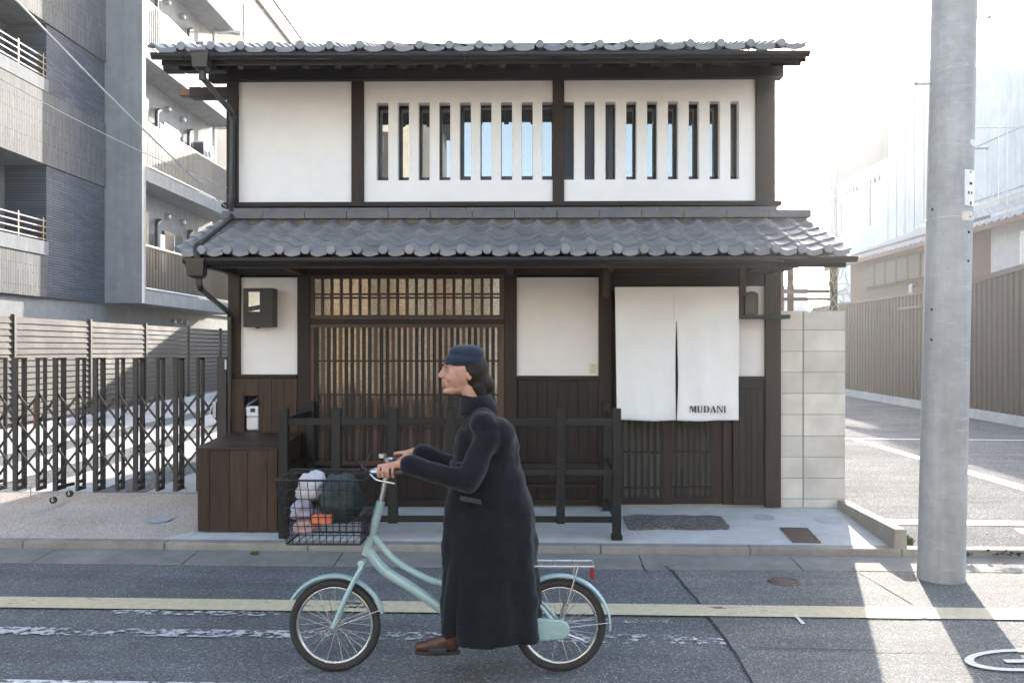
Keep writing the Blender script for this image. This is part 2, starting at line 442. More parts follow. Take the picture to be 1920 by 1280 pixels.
strip([WG(1240,1058,0)] + cr, .012, .010, 'road_crack', M['crack'])['label'] = 'long dark crack running across the road'
strip([WG(1172,1040,.02), WG(1200,1058,0), WG(1215,1075,0)], .008, .012, 'gutter_crack', M['crack'])['label'] = 'short crack in the gutter slab'
strip([WG(1596,1066,0), WG(1650,1096,0), WG(1712,1134,0)], .010, .012, 'patch_seam', M['crack'])['label'] = 'thin seam in the sunlit asphalt near the concrete pole'
strip([WG(1402,1216,0), WG(1500,1219,0), WG(1640,1222,0), WG(1800,1224,0)], .008, .012, 'patch_seam', M['crack'])['label'] = 'faint seam across the lighter asphalt near the bottom of the view'
# painted lines (y centres at px 960)
def mark(name, m, xa, xb, yc, w, z, label):
    o = struct(sheet(name, m, xa, xb, yc - w/2, z, yc + w/2, z, 8)); o['label'] = label; return o
mark('yellow_line', M['yellow'], -40, 40, 5.515, .235, .012, 'pale yellow line painted along the road')
mark('worn_line', M['wornwhite'], -40, .2, 4.965, .13, .008, 'worn white edge line flaking off the asphalt on the left')
mark('worn_line', M['wornwhite'], .2, WX(1358, 4.97), 4.965, .15, .008, 'worn white edge line flaking off the asphalt left of the crack')
mark('worn_dash', M['wornwhite'], WX(195,5.33), WX(520,5.33), 5.345, .085, .008, 'flaking white dash under the yellow line on the left')
mark('worn_dash', M['wornwhite'], WX(1165,5.3), WX(1260,5.3), 5.29, .07, .008, 'flaking white dash under the yellow line beyond the bicycle')
mark('white_line', M['semiworn'], -40, -1.0, 4.185, .09, .008, 'white line at the near edge of the road')
def solid_patch(pts, label):
    b = MB().add([(p.x, p.y, .013) for p in pts], [tuple(range(len(pts)))]); o = struct(b.build('paint_dash', M['white'])); o['label'] = label
mark('worn_dash', M['semiworn'], WX(1255,4.95), WX(1356,4.95), 4.955, .12, .009, 'short brighter white dash left of the crack')
solid_patch([WG(1488,1156,0), WG(1494,1156,0), WG(1510,1172,0), WG(1503,1173,0)], 'tiny slanted white dash on the lighter asphalt')
# curved painted digit at the lower right
def arcmark():
    b = MB(); c = WG(1905,1243,0); vs = []; n = 40
    def pt(px, py): q = WG(px, py, 0); return (q.x, q.y, .014)
    for i in range(n+1):
        t = R(60) + R(235) * i/n
        co, si = math.cos(t), math.sin(t)
        vs.append(pt(1912+104*co, 1241-21*si)); vs.append(pt(1912+86*co, 1241-16*si))
    b.add(vs, [(2*i, 2*i+1, 2*i+3, 2*i+2) for i in range(n)])
    b.add([pt(1880,1240), pt(1960,1240), pt(1960,1246), pt(1888,1246)], [(0,1,2,3)])
    return b
tag(struct(arcmark().build('painted_digit', M['white'])), 'white rounded figure painted on the road at the lower right')

# gutter slabs, kerb stones
tag(struct(sheet('gutter_bed', M['mortar'], -60, 60, 6.56, -.012, 6.95, .012)), 'dark bed under the gutter slabs')
gs = tag(struct(put('gutter_slabs', None)), 'row of grey concrete gutter slabs along the kerb')
ks = tag(struct(put('kerb', None)), 'low weathered concrete kerb along the pavement')
x = -9.9
i = 0
while x < 9.5:
    L = 1.2; z1 = .036
    b = MB(); ga = .004
    b.hexa([S(x+ga,6.565,-.02), S(x+L-ga,6.565,-.02), S(x+L-ga,6.925,-.02), S(x+ga,6.925,-.02),
            S(x+ga,6.565,.004), S(x+L-ga,6.565,.004), S(x+L-ga,6.925,.030), S(x+ga,6.925,.030)])
    b.build('gutter_slab', M['gutterstrip'], gs, .003)
    x += L*.75*2/1.5; i += 1
x = -10.2
while x < 9.5:
    L = .6 if -9 < x < 9 else .6; ga = .0025
    low = .02 if x > 3.05 else 0
    b = MB()
    b.hexa([S(x+ga,6.93,-.05), S(x+L*2-ga,6.93,-.05), S(x+L*2-ga,7.06,-.05), S(x+ga,7.06,-.05),
            S(x+ga,6.945,.083-low), S(x+L*2-ga,6.945,.083-low), S(x+L*2-ga,7.06,.088-low), S(x+ga,7.06,.088-low)])
    b.build('kerb_stone', M['kerb'], ks, .007)
    x += L*2
# pavement planes
PZ0, PZ1 = .083, .178            # at the kerb, at the house front
YH = 8.16                        # house front
XL = WX(427, YH); XR = WX(1452, YH); XBW = WX(1585, YH)   # house edges, block wall edge
def pav(x0, x1, name, m, y1=8.2, z1=None, dz=0, label=None):
    b = MB(); n = 6
    for k in range(n):
        a0 = x0+(x1-x0)*k/n; a1 = x0+(x1-x0)*(k+1)/n
        b.add([(a0, 7.06+SL*a0, PZ0+dz), (a1, 7.06+SL*a1, PZ0+dz), (a1, y1, (z1 or PZ1)+dz), (a0, y1, (z1 or PZ1)+dz)], [(0,1,2,3)])
    o = struct(b.build(name, m)); o['label'] = label; return o
XP = -2.86
pav(XP, 3.0, 'pavement', M['concrete'], label='smooth pale concrete pavement in front of the house')
b = MB().add([(-30, 7.06+SL*-30, PZ0), (XP-.22, 7.06+SL*XP, PZ0), (XP, 7.35, PZ0+.025), (XP, 8.75, .200), (-30, 8.75, .200)], [(0,1,2,3,4)])
tag(struct(b.build('aggregate_pavement', M['aggregate'])), 'pinkish exposed aggregate apron in front of the folding gate')
b = MB().add([(XP-.22, 7.06+SL*XP, PZ0), (XP, 7.06+SL*XP, PZ0), (XP, 7.35, PZ0+.025)], [(0,1,2)])
tag(struct(b.build('pavement_corner', M['concrete'])), 'pale concrete corner beside the wooden box')
# left driveway: gravel with concrete tracks
def drive_z(y): return .19 + (y-8.6)*.0150
def lane(name, m, x0, x1, dz, label, y0=8.75, y1=40):
    b = MB().add([(x0,y0,drive_z(y0)+dz),(x1,y0,drive_z(y0)+dz),(x1,y1,drive_z(y1)+dz),(x0,y1,drive_z(y1)+dz)], [(0,1,2,3)])
    o = struct(b.build(name, m)); o['label'] = label
lane('gravel_yard', M['gravel'], -8.6, XL+.15, .004, 'blue grey gravel yard behind the folding gate')
lane('gravel_yard_edge', M['lot'], -30, -8.6, -.02, 'ground under the apartment building')
for x0, x1, lb in ((-3.94, -3.1, 'concrete wheel track nearest the house'), (-5.24, -4.49, 'second concrete wheel track from the house'),
               (-6.55, -5.75, 'third concrete wheel track from the house'), (-8.3, -7.1, 'concrete strip at the foot of the louvred fence')):
    lane('concrete_track', M['concrete'], x0, x1, .012, lb)
# right car park
def lot_z(y): return .062 + .012*(y-7.0)
b = MB()
ys = [7.0, 16, 40, 90]
for y0, y1 in zip(ys, ys[1:]):
    b.add([(3.0, y0 + (SL*3 if y0 == 7.0 else 0)+.06*(y0 == 7.0), lot_z(y0)), (70, y0 + (SL*70 if y0 == 7.0 else 0)+.06*(y0 == 7.0), lot_z(y0)), (70, y1, lot_z(y1)), (3.0, y1, lot_z(y1))], [(0,1,2,3)])
b.add([(-30, 40, lot_z(40)), (3.0, 40, lot_z(40)), (3.0, 90, lot_z(90)), (-30, 90, lot_z(90))], [(0,1,2,3)])
tag(struct(b.build('car_park', M['lot'])), 'sunlit asphalt car park right of the block wall')
def lotline(pts, label, m='white', dz=.006):
    q = []
    for px, py in pts:
        v = (HY-py)/FP; u = (px-960)/FP
        # intersection with z = lot_z(y)
        yy = (CZ - .062 + .084) / (-v/(math.cos(YAW)) + .012); q.append(W(px, py, yy))
    b = MB().add([(p.x, p.y, lot_z(p.y)+dz) for p in q], [tuple(range(len(q)))]); o = struct(b.build('bay_line', M[m])); o['label'] = label
lotline([(1598,823.5),(1612,823.5),(1960,918.5),(1960,930)], 'white bay line slanting across the car park')
lotline([(1650,971),(2100,976),(2100,985),(1655,980)], 'white line across the mouth of the car park')
lotline([(1900,988),(2100,992),(2100,1001),(1915,998)], 'short white line end at the edge of the car park')
lotline([(1585,820.8),(1925,823.2),(1925,824.6),(1585,822.2)], 'thin white rope line across the far car park', dz=.008)

# things set into the pavement
def pave_z(y): return PZ0 + (y-7.0)*(PZ1-PZ0)/(8.2-7.0)
def PG(px, py):
    lo, hi = 6.5, 9.0
    for _ in range(40):
        m_ = (lo+hi)/2
        if W(px, py, m_).z > pave_z(m_): lo = m_
        else: hi = m_
    p = W(px, py, lo); p.z = pave_z(lo); return p
slab = [(1168,969),(1196,966),(1240,967.5),(1280,967),(1300,968.5),(1330,967.5),(1352,970),(1368,988),(1366,992.5),(1300,993.5),(1240,992),(1190,994),(1178,992)]
pts = [PG(*q) for q in slab]
b = MB(); n_ = len(pts)
b.add([(p.x,p.y,p.z+.0) for p in pts] + [(p.x,p.y,p.z+.012) for p in pts], [tuple(range(n_, 2*n_))] + [(k,(k+1)%n_,n_+(k+1)%n_,n_+k) for k in range(n_)])
tag(b.build('stone_slab', asphalt('granite', .13, 70, .05, .3), None), 'rough grey granite doorstep slab set in the pavement before the door', 'stone slab')
def pavecover(px, py, r, label, m='apt', name='inspection_cover'):
    c = PG(px, py); b = MB(); n = 28; vs = []
    sl = (PZ1-PZ0)/1.2
    for rr, dz in ((r, .0), (r, .005), (r*.9, .005), (r*.9, .003)):
        vs.append([(c.x+rr*math.cos(2*math.pi*k/n), c.y+rr*math.sin(2*math.pi*k/n), c.z+dz+sl*rr*math.sin(2*math.pi*k/n)) for k in range(n)])
    b.loft(vs, False, False); b.add(vs[-1], [tuple(range(n))])
    tag(b.build(name, M[m]), label, 'cover')
M['cover'] = concrete('cover_concrete', (.42, .43, .46), 3)
pavecover(1433, 970, .09, 'small round cover in the pavement right of the doorstep slab', 'cover')
pavecover(1554, 975, .12, 'round cover in the pavement behind the drain grate', 'cover')
pavecover(300, 973, .11, 'round cover in the pinkish aggregate apron', 'cover')
# drain grate
gq = [PG(1462,990), PG(1514,990.5), PG(1540,1018), PG(1487,1017)]
gr = thing('drain_grate', 'brown metal drain grate lying skewed in the pale pavement', 'drain grate', gq[0])
def quadpt(u, v, dz):
    p = gq[0].lerp(gq[1], u).lerp(gq[3].lerp(gq[2], u), v); return (p.x, p.y, p.z+dz)
def quadbox(b, u0, u1, v0, v1, z0, z1):
    b.hexa([quadpt(u0,v0,z0),quadpt(u1,v0,z0),quadpt(u1,v1,z0),quadpt(u0,v1,z0),quadpt(u0,v0,z1),quadpt(u1,v0,z1),quadpt(u1,v1,z1),quadpt(u0,v1,z1)])
M['gratem'] = plain('weathered_grate_metal', (.13, .095, .085), .5, .5, .3, 20)
b = MB()
for a in ((0,1,0,.07),(0,1,.93,1),(0,.07,.07,.93),(.93,1,.07,.93)): quadbox(b, *a, .0, .010)
b.build('frame', M['gratem'], gr)
b = MB(); quadbox(b, .07, .93, .07, .93, .0005, .003); b.build('backing', M['interior'], gr)
for k in range(9):
    b = MB(); v0 = .10+k*.092; quadbox(b, .09, .91, v0, v0+.058, .003, .009); b.build('bar', M['gratem'], gr)
# manhole in road
c = WG(1470, 1091, 0); b = MB(); n = 26
rg = [[(c.x+r*math.cos(2*math.pi*k/n), c.y+r*math.sin(2*math.pi*k/n), z) for k in range(n)] for r, z in ((.115,.004),(.112,.013),(.092,.013),(.090,.008),(.075,.008),(.073,.013),(.02,.013))]
b.loft(rg, False, False); b.add(rg[-1], [tuple(range(n))])
tag(b.build('valve_cover', M['gratem']), 'small rusty iron valve cover in the road near the kerb', 'manhole cover')

# ================================================================== HOUSE
house = thing('wooden_townhouse', 'two storey dark timber townhouse with white plaster panels and grey tiled roofs', 'house', (0, 8.2, .17))
F = YH
def fx(px): return WX(px, F)
def fz(py, px=960): return WZ(px, py, F)
def panel(name, m, x0, x1, y0, y1, proud=0.0, depth=.04, parent=house, bevel=0, refx=None):
    xr = refx or (x0+x1)/2
    return bx(name, m, parent, fx(x0), fx(x1), F-proud, F-proud+depth, WZ(xr, y1, F), WZ(xr, y0, F), bevel)
ZB = .16
BACK = 15.5
XRi = XR
# carcass (side, back walls)
bx('side_wall', M['board'], house, XL+.012, XL+.06, F+.09, BACK, ZB-.1, 3.86)
bx('side_wall', M['plaster'], house, XR-.06, XR-.012, F+.09, BACK, ZB-.1, 3.86)
bx('rear_wall', M['plaster'], house, XL+.06, XR-.06, BACK-.1, BACK, ZB-.1, 3.86)
bx('upper_floor', M['interior'], house, XL+.07, XR-.07, F+.3, BACK-.1, 2.62, 2.70)
bx('inner_wall', M['interior'], house, XL+.07, XR-.07, F+.62, F+.64, ZB, 4.4)
# foundation strip
bx('foundation', M['kerb'], house, XL+.02, XR-.02, F+.01, F+.2, .05, .20)
# posts
def post(a, b_, y0, y1, proud=.035, nm='post', m='post'):
    xr = (a+b_)/2
    return bx(nm, M[m], house, fx(a), fx(b_), F-proud, F-proud+.11, WZ(xr, y1, F), WZ(xr, y0, F), .004)
post(427, 448, 150, 381, .040); post(660, 683, 150, 381); post(1036, 1057.5, 148, 379); post(1416, 1452, 146, 379, .040)
post(430, 452, 498, 708, .040, m='board'); post(559, 583, 516, 948); post(946, 969, 516, 946); post(1122, 1147, 498, 948); post(1433, 1462, 498, 949, .045)
post(1357, 1374, 790, 949, -.03, 'door_post')
# horizontal beams
def hbeam(a, b_, y0, y1, proud=.05, m='beam', depth=.12, nm='beam'):
    return panel(nm, M[m], a, b_, y0, y1, proud, depth, bevel=.004, refx=960)
hbeam(395, 1466, 106, 152, .07); hbeam(420, 1462, 380, 389, .075, depth=.14)
hbeam(428, 1462, 490, 516, .055)
hbeam(1148, 1432, 516, 537, .02)
hbeam(583, 946, 597, 607, .03)
hbeam(430, 558, 702, 709, .05); hbeam(970, 1122, 704, 712, .03); hbeam(1375, 1432, 705, 713, .03)
# plaster panels
panel('plaster_panel', M['plaster'], 447, 661, 148, 384)
panel('plaster_panel', M['plaster'], 451, 560, 520, 704)
panel('plaster_panel', M['plaster'], 968, 1123, 520, 706)
panel('plaster_panel', M['plaster'], 1370, 1434, 596, 707)
panel('plaster_panel', M['plaster'], 1398, 1434, 520, 596)
# barred upper windows: plaster frame pieces and mullions
def barred(xa, xb, xo0, xo1, yt, ob, ot, yb, starts, w, lab):
    g_ = put('barred_window', None, house, (fx(xo0), F, fz(ob))); g_['label'] = lab
    WLOC[g_.name] = Vector((fx(xo0), F, fz(ob)))
    D_ = .105; dep = .04
    def pp(name, a, b2, y0, y1, d=D_, pr=0.0, m='plaster'):
        xr = 960
        return bx(name, M[m], g_, fx(a), fx(b2), F-pr, F-pr+d, WZ(xr, y1, F), WZ(xr, y0, F))
    pp('plaster_head', xa, xb, yt, ot); pp('plaster_sill', xa, xb, ob, yb)
    if xo0 > xa+2: pp('plaster_jamb', xa, xo0, ot, ob)
    if xo1 < xb-2: pp('plaster_jamb', xo1, xb, ot, ob)
    me = MB().box(0, fx(960+w)-fx(960), 0, .085, WZ(960, ob, F)-.002, WZ(960, ot, F)+.002).mesh('mullion', M['plaster'], .003)
    for s_ in starts: put('mullion', me, g_, (fx(s_), F+.002, 0))
    return g_
YT = 149; Y_OT = 192; Y_OB = 337.5; Y_YB = 382
barred(682, 1038, 706, 1037, YT, Y_OB, Y_OT, Y_YB, [728.1+38.66*k for k in range(8)], 18, 'barred window left of the middle post')
barred(1056, 1418, 1057, 1386, YT, Y_OB, Y_OT, Y_YB, [1076.2+39.06*k for k in range(8)], 20, 'barred window right of the middle post')
# sashes behind the mullions
def sash(a, b_, dy, lab=None, pane='glass', fr=9):
    w_ = put('window', None, house, (fx(a), F+dy, fz(Y_OB))); w_['label'] = lab or 'dark framed sliding sash behind the plaster bars'
    z0, z1 = fz(Y_OB+6), fz(Y_OT-8); fw = .045
    x0, x1 = fx(a), fx(b_)
    b = MB().box(x0, x0+fw, F+dy, F+dy+.035, z0, z1).box(x1-fw, x1, F+dy, F+dy+.035, z0, z1)
    b.box(x0+fw, x1-fw, F+dy+.002, F+dy+.033, z0, z0+.09).box(x0+fw, x1-fw, F+dy+.002, F+dy+.033, z1-.06, z1)
    b.build('frame', M['darkalu'], w_)
    bx('pane', M[pane], w_, x0+fw, x1-fw, F+dy+.014, F+dy+.020, z0+.09, z1-.06)
sash(698, 872, .16); sash(860, 1046, .115)
sash(1046, 1156, .115, 'dark insect screen sash behind the plaster bars', 'screen') if False else None
M['screen'] = plain('insect_screen', (.075, .085, .105), .6, 0, .1)
sash(1046, 1152, .115, 'sash with a dark grey insect screen behind the plaster bars', 'screen'); sash(1140, 1398, .16)
# ledge tiles (noshi) above the lower roof, stepped
EY = 6.92; TY = 8.0                         # lower eave, top of the lower roof
zcap = 2.49; ztop = WZ(960, 411, TY)
noshi = put('ledge', None, house, (0, 8.0, ztop))
noshi['label'] = 'stepped grey ledge tiles where the lower roof meets the wall'
x0, x1 = W(420, 400, TY).x, W(1517, 400, TY).x
nseg = 14
for row, (ya, yb, fr) in enumerate(((389.5, 396.5, .03), (397, 411, .075))):
    xa, xb = (x0+.10, x1-.30) if row == 0 else (x0, x1)
    for k in range(nseg):
        a0 = xa + (xb-xa)*k/nseg + .0015; a1 = xa + (xb-xa)*(k+1)/nseg - .0015
        b = MB().box(a0, a1, TY-fr, TY+.13, WZ(960, yb, TY), WZ(960, ya, TY)); b.build('ledge_tile', M['ledge'], noshi, .004)
bx('mortar_bed', plain('clay_mortar', (.16, .135, .11), .9), noshi, x0+.03, x1-.03, TY-.03, TY+.12, WZ(960, 425, TY), WZ(960, 411.3, TY))
# ---- roof tiles
def tile_profile(w, hump, sag, n=12, r=.036):
    P = []
    for i in range(n+1):
        x = -r + (w + .012) * i/n
        # hump around x=0, pan between
        if x <= r: z = hump * math.cos(x/r*math.pi/2)**.8 if abs(x) < r else 0
        else:
            t = min((x-r)/(w-2*r), 1); z = -sag*math.sin(math.pi*t**.8)
        P.append((x, z))
    return P
def tile_mesh(w, L, slope, hump=.020, sag=.027, th=.016, name='roof_tile', eave=False, disc=True):
    """origin at the front edge; runs up in +Y following the slope; front edge raised"""
    b = MB(); P = tile_profile(w, hump, sag)
    ca, sa = math.cos(slope), math.sin(slope)
    def tr(x, s, z): return (x, s*ca - z*sa, s*sa + z*ca)
    rows = []
    for s, lift in ((0, .017), (L*1.12, .001)):
        rows.append([tr(x, s, z+lift+th) for x, z in P] + [tr(x, s, z+lift) for x, z in reversed(P)])
    n = len(P)
    vs = rows[0] + rows[1]; m_ = 2*n; fs = []
    for k in range(m_): fs.append((k, (k+1) % m_, m_+(k+1) % m_, m_+k))
    b.add(vs, fs, True)
    for k in range(n-1):
        b.add([rows[0][k], rows[0][k+1], rows[0][m_-2-k], rows[0][m_-1-k]], [(0,1,2,3)])
    if eave:
        # thick skirt under the pan and a round cap in front of the roll
        vs = []
        for x, z in P:
            if x < .028 or x > w-.028: continue
            drop = .030
            vs.append([(x, -.004, z+.017+th), (x, .012, z+.017+th), (x, .012, z-drop+.020), (x, -.004, z-drop+.020)])
        b.loft(vs, False, True)
        if disc:
            r_ = .0385; N_ = 20; zc = .022
            rg = [[(rr*math.cos(2*math.pi*k/N_), yy, zc+rr*math.sin(2*math.pi*k/N_)) for k in range(N_)] for rr, yy in ((r_*.82,-.026),(r_*.95,-.024),(r_,-.018),(r_,.05))]
            b.loft(rg, False, True)
    return b.mesh(name, M['tile'])
def tile_roof(parent, capX0, pitch, ncap, y0, z0, slope, L, rows, nm='roof_tile', extra_l=1, extra_r=0, rnd=.0025):
    hp = dict(hump=.019, sag=.022) if pitch < .23 else dict(hump=.024, sag=.024)
    me = tile_mesh(pitch, L, slope, **hp); mee = tile_mesh(pitch, L, slope, eave=True, **hp); mnd = tile_mesh(pitch, L, slope, eave=True, disc=False, **hp)
    ca, sa = math.cos(slope), math.sin(slope)
    for r_ in range(rows):
        for k in range(-extra_l, ncap+extra_r):
            m_ = me if r_ else (mee if 0 <= k < ncap else mnd)
            put(nm if r_ else 'eave_tile', m_, parent, (capX0+k*pitch+random.uniform(-rnd,rnd), y0+r_*L*ca+random.uniform(-rnd,rnd), z0+r_*L*sa+random.uniform(-rnd,rnd)*.6), (random.uniform(-.006,.006), random.uniform(-.008,.008), random.uniform(-.004,.004)))
cap0 = W(379.4, 468, EY); cap24 = W(1553, 465, EY); pit = (cap24.x-cap0.x)/24
slopeL = math.atan((ztop-.01 - (zcap-.0)) / (TY-EY))
low = put('lower_roof', None, house, (0, EY, zcap)); low['label'] = 'lower tiled eave roof over the shop front'
rowsL = 6; LL = (TY-EY+.03)/math.cos(slopeL)/rowsL
tile_roof(low, cap0.x, pit, 25, EY, zcap-.022, slopeL, LL, rowsL)
xl_, xr_ = cap0.x-.21, cap24.x+pit*.97
# boarding, rafters, fascia
sa = math.tan(slopeL)
def slopeboard(xa, xb, ya, yb, za, t, sl):
    return MB().hexa([(xa,ya,za-t),(xb,ya,za-t),(xb,yb,za+sl*(yb-ya)-t),(xa,yb,za+sl*(yb-ya)-t),(xa,ya,za),(xb,ya,za),(xb,yb,za+sl*(yb-ya)),(xa,yb,za+sl*(yb-ya))])
slopeboard(xl_+.05, xr_-.04, EY+.03, TY+.14, zcap-.055, .03, sa).build('roof_boarding', M['beam'], low)
bx('fascia', M['beam'], low, xl_+.06, xr_-.05, EY+.035, EY+.06, zcap-.145, zcap-.060)
nr = 18
me = slopeboard(-.022, .022, EY+.06, TY+.12, 0, .06, sa).mesh('rafter', M['beamy'])
for k in range(nr): put('rafter', me, low, (xl_+.12+(xr_-xl_-.25)*k/(nr-1), 0, zcap-.086))
# brackets / purlin of the lower eave at the ends
bx('purlin', M['beam'], low, XL-.12, XR+.14, 7.42, 7.50, WZ(960, 498, 7.46)-.01, WZ(960, 489, 7.46)+.03, .004)
for px in (441, 571, 957, 1135, 1391, 1446):
    x_ = fx(px); bx('bracket_arm', M['beamy'], low, x_-.03, x_+.03, 7.36, F-.056, fz(516), fz(500), .003)
# ---- upper roof
UY = 7.3; zu = WZ(960, 86.5, UY); slopeU = math.atan(.336)
ucap0 = W(341, 89, UY); ucapn = W(731, 84.4, UY); pu = (ucapn.x-ucap0.x)/7
up = put('upper_roof', None, house, (0, UY, zu)); up['label'] = 'upper tiled roof with round eave caps'
nc = int((XR-.10-ucap0.x)/pu)+1
me = tile_mesh(pu, .24, slopeU, .030, .034, .018)
tile_roof(up, ucap0.x, pu, nc, UY, zu-.010, slopeU, .235, 5)
uxl, uxr = ucap0.x-.24, ucap0.x+nc*pu
# rest of the slope: one corrugated sheet of tiles, both pitches, ridge
su = math.tan(slopeU); RY = 10.9; zr = zu-.024+su*(RY-UY)
b = MB(); P = tile_profile(pu, .030, .034, 8)
for side in (0, 1):
    nrow = 22 if side else 12
    for r_ in range(nrow):
        if side == 0: ya = UY+.235*5*math.cos(slopeU)+r_*(RY-UY-.235*5*math.cos(slopeU))/nrow; yb = ya+(RY-UY-1.1)/nrow; za = zu-.024+su*(ya-UY)+.03; zb = zu-.024+su*(yb-UY)+.012
        else: ya = RY+r_*(BACK+.6-RY)/nrow; yb = RY+(r_+1)*(BACK+.6-RY)/nrow; za = zr-su*(ya-RY)+.012; zb = zr-su*(yb-RY)+.03
        line = []
        for k in range(nc+1):
            for x, z in P[:-1]: line.append((uxl+.24-pu+k*pu+x, z))
        vs = [(x, ya, z+za+.02) for x, z in line] + [(x, yb, z+zb+.02) for x, z in line]; m_ = len(line)
        b.add(vs, [(i, i+1, m_+i+1, m_+i) for i in range(m_-1)], True)
tag(b.build('tile_field', M['tile'], up), None, None, None, 'stuff')
slopeboard(uxl+.04, uxr-.02, UY+.062, RY, zu-.046, .035, su).build('roof_boarding', M['beam'], up)
MB().hexa([(uxl+.04,RY,zr-.09),(uxr-.02,RY,zr-.09),(uxr-.02,BACK+.5,zr-.09-su*(BACK+.5-RY)),(uxl+.04,BACK+.5,zr-.09-su*(BACK+.5-RY)),
           (uxl+.04,RY,zr-.04),(uxr-.02,RY,zr-.04),(uxr-.02,BACK+.5,zr-.04-su*(BACK+.5-RY)),(uxl+.04,BACK+.5,zr-.04-su*(BACK+.5-RY))]).build('roof_boarding', M['beam'], up)
bx('ridge', M['tile'], up, uxl, uxr, RY-.12, RY+.12, zr-.02, zr+.10, .02)
bx('fascia', M['beam'], up, uxl+.05, uxr-.03, UY+.035, UY+.06, zu-.135, zu-.040)
me = slopeboard(-.025, .025, UY+.06, F+.1, 0, .07, su).mesh('rafter', M['beamy'])
for k in range(20): put('rafter', me, up, (uxl+.16+(uxr-uxl-.25)*k/19, 0, zu-.096))
# gable infill under the roof
for xs in (XL+.02, XR-.05):
    MB().prism([(F+.1, 3.862), (BACK, 3.862), (RY, zr-.1), (F+.1, 4.44)], lambda p_, q_, d: (xs+d, p_, q_), 0, .03).build('gable', M['plaster'], house)
# purlin ends poking out on the left
a = W(310, 127, 7.55); MB().box(a.x, XL+.2, 7.5, 7.6, WZ(310, 136, 7.55), WZ(310, 117, 7.55)).build('purlin', M['beam'], up, .004)
a = W(357, 176, F); MB().box(a.x, XL+.1, F-.03, F+.09, WZ(357, 184, F), WZ(357, 165, F)).build('purlin', M['beamy'], up, .004)
MB().box(a.x-.10, a.x+.01, F-.02, F+.06, WZ(357, 181, F), WZ(357, 168, F)).build('purlin_cap', plain('copper_cap', (.16, .08, .05), .5, .5, .4), up, .006)
# ---- gutters
def gutter(parent, x0, x1, yc, zc0, zc1, r=.036, name='gutter'):
    b = MB(); N_ = 10; rings = []
    for x, zc in ((x0, zc0), (x1, zc1)):
        out = [(x, yc - r*math.cos(math.pi*k/N_), zc - r*math.sin(math.pi*k/N_)*1.15) for k in range(N_+1)]
        inn = [(x, yc - (r-.004)*math.cos(math.pi*k/N_), zc - (r-.004)*math.sin(math.pi*k/N_)*1.15) for k in range(N_, -1, -1)]
        rings.append(out+inn)
    b.loft(rings, True, True)
    for x, zc in ((x0, zc0), (x1, zc1)):
        b.prism([(-r*math.cos(math.pi*k/N_), -r*1.15*math.sin(math.pi*k/N_)) for k in range(N_+1)], lambda p, q, d, x=x, zc=zc: (x+d, yc+p, zc+q), -.002, .002)
    b.tube([(x0, yc-r, zc0), (x1, yc-r, zc1)], .0055, 8)
    o = b.build(name, M['gutter'], parent)
    n = max(2, int(abs(x1-x0)/.78))
    for k in range(n):
        t = (k+.35)/n; x = x0+(x1-x0)*t; z = zc0+(zc1-zc0)*t
        b2 = MB()
        pts = [(yc-(r+.003)*math.cos(math.pi*j/8), z-(r*1.15+.003)*math.sin(math.pi*j/8)) for j in range(9)]
        for (ya, za), (yb, zb) in zip(pts, pts[1:]): b2.bar((x, ya, za), (x, yb, zb), .014, .003, (1,0,0))
        b2.bar((x, yc-r-.004, z+.004), (x, yc+r+.03, z+.006), .014, .004)
        b2.build('gutter_bracket', M['gutter'], o)
    return o
g1a = W(285, 101, UY-.04); g1b_x = uxr-.03
gutter(house, g1a.x, g1b_x, UY-.035, WZ(285,102.5,UY-.035), WZ(1420,98.5,UY-.035), .038)
gutter(house, W(345, 486, EY-.04).x-.0, W(1606, 482, EY-.04).x, EY-.035, WZ(345,486,EY-.035), WZ(1600,482,EY-.035), .036)
# right end of the lower gutter: outlet pipe stub
# ---- hoppers and downpipes on the left corner
def hopper(px0, px1, y0, y1, Y, px2, px3, label):
    a = W(px0, y0, Y); b2 = W(px1, y1, Y); c_ = W(px2, y1+6, Y); d_ = W(px3, y1+6, Y)
    bb = MB(); dy = .055
    def rg(xa, xb, z, dd): return [(xa, Y-dd, z), (xb, Y-dd, z), (xb, Y+dd, z), (xa, Y+dd, z)]
    bb.loft([rg(a.x-.006, b2.x+.006, a.z, dy+.006), rg(a.x-.006, b2.x+.006, a.z-.015, dy+.006), rg(a.x, b2.x, a.z-.016, dy), rg(a.x+.012, b2.x-.012, b2.z, dy*.85), rg(c_.x, d_.x, c_.z, .028)], False, True)
    o = bb.build('rain_hopper', M['gutter'], house); o['label'] = label
def smoothpath(pts, rad=.06, n=5):
    pts = [Vector(p) for p in pts]; out = [pts[0]]
    for i in range(1, len(pts)-1):
        p0, p1, p2 = pts[i-1], pts[i], pts[i+1]
        d0 = (p0-p1); d1 = (p2-p1); r_ = min(rad, d0.length*.45, d1.length*.45)
        a = p1+d0.normalized()*r_; c_ = p1+d1.normalized()*r_
        for k in range(n+1):
            t = k/n; out.append(a*(1-t)**2 + p1*2*t*(1-t) + c_*t*t)
    out.append(pts[-1]); return out
hopper(362, 394, 98, 128, UY-.045, 374, 387, 'rain hopper under the upper gutter')
hopper(352, 386, 486, 517, EY-.045, 366, 380, 'rain hopper under the lower gutter')
pr = .026
p = [W(380,132,UY-.045), W(380,146,UY-.045), W(436,212,F-.10), W(433.5,385,F-.10), W(435,408,7.93), W(366,462,EY+.02), W(372,487,EY-.04)]
MB().tube(smoothpath(p, .07), pr, 12).build('downpipe', M['gutter'], house)
p = [W(373,521,EY-.045), W(375,541,EY-.045), W(431,588,F-.09), W(431,708,F-.09)]
MB().tube(smoothpath(p, .06), .024, 12).build('downpipe', M['gutter'], house)
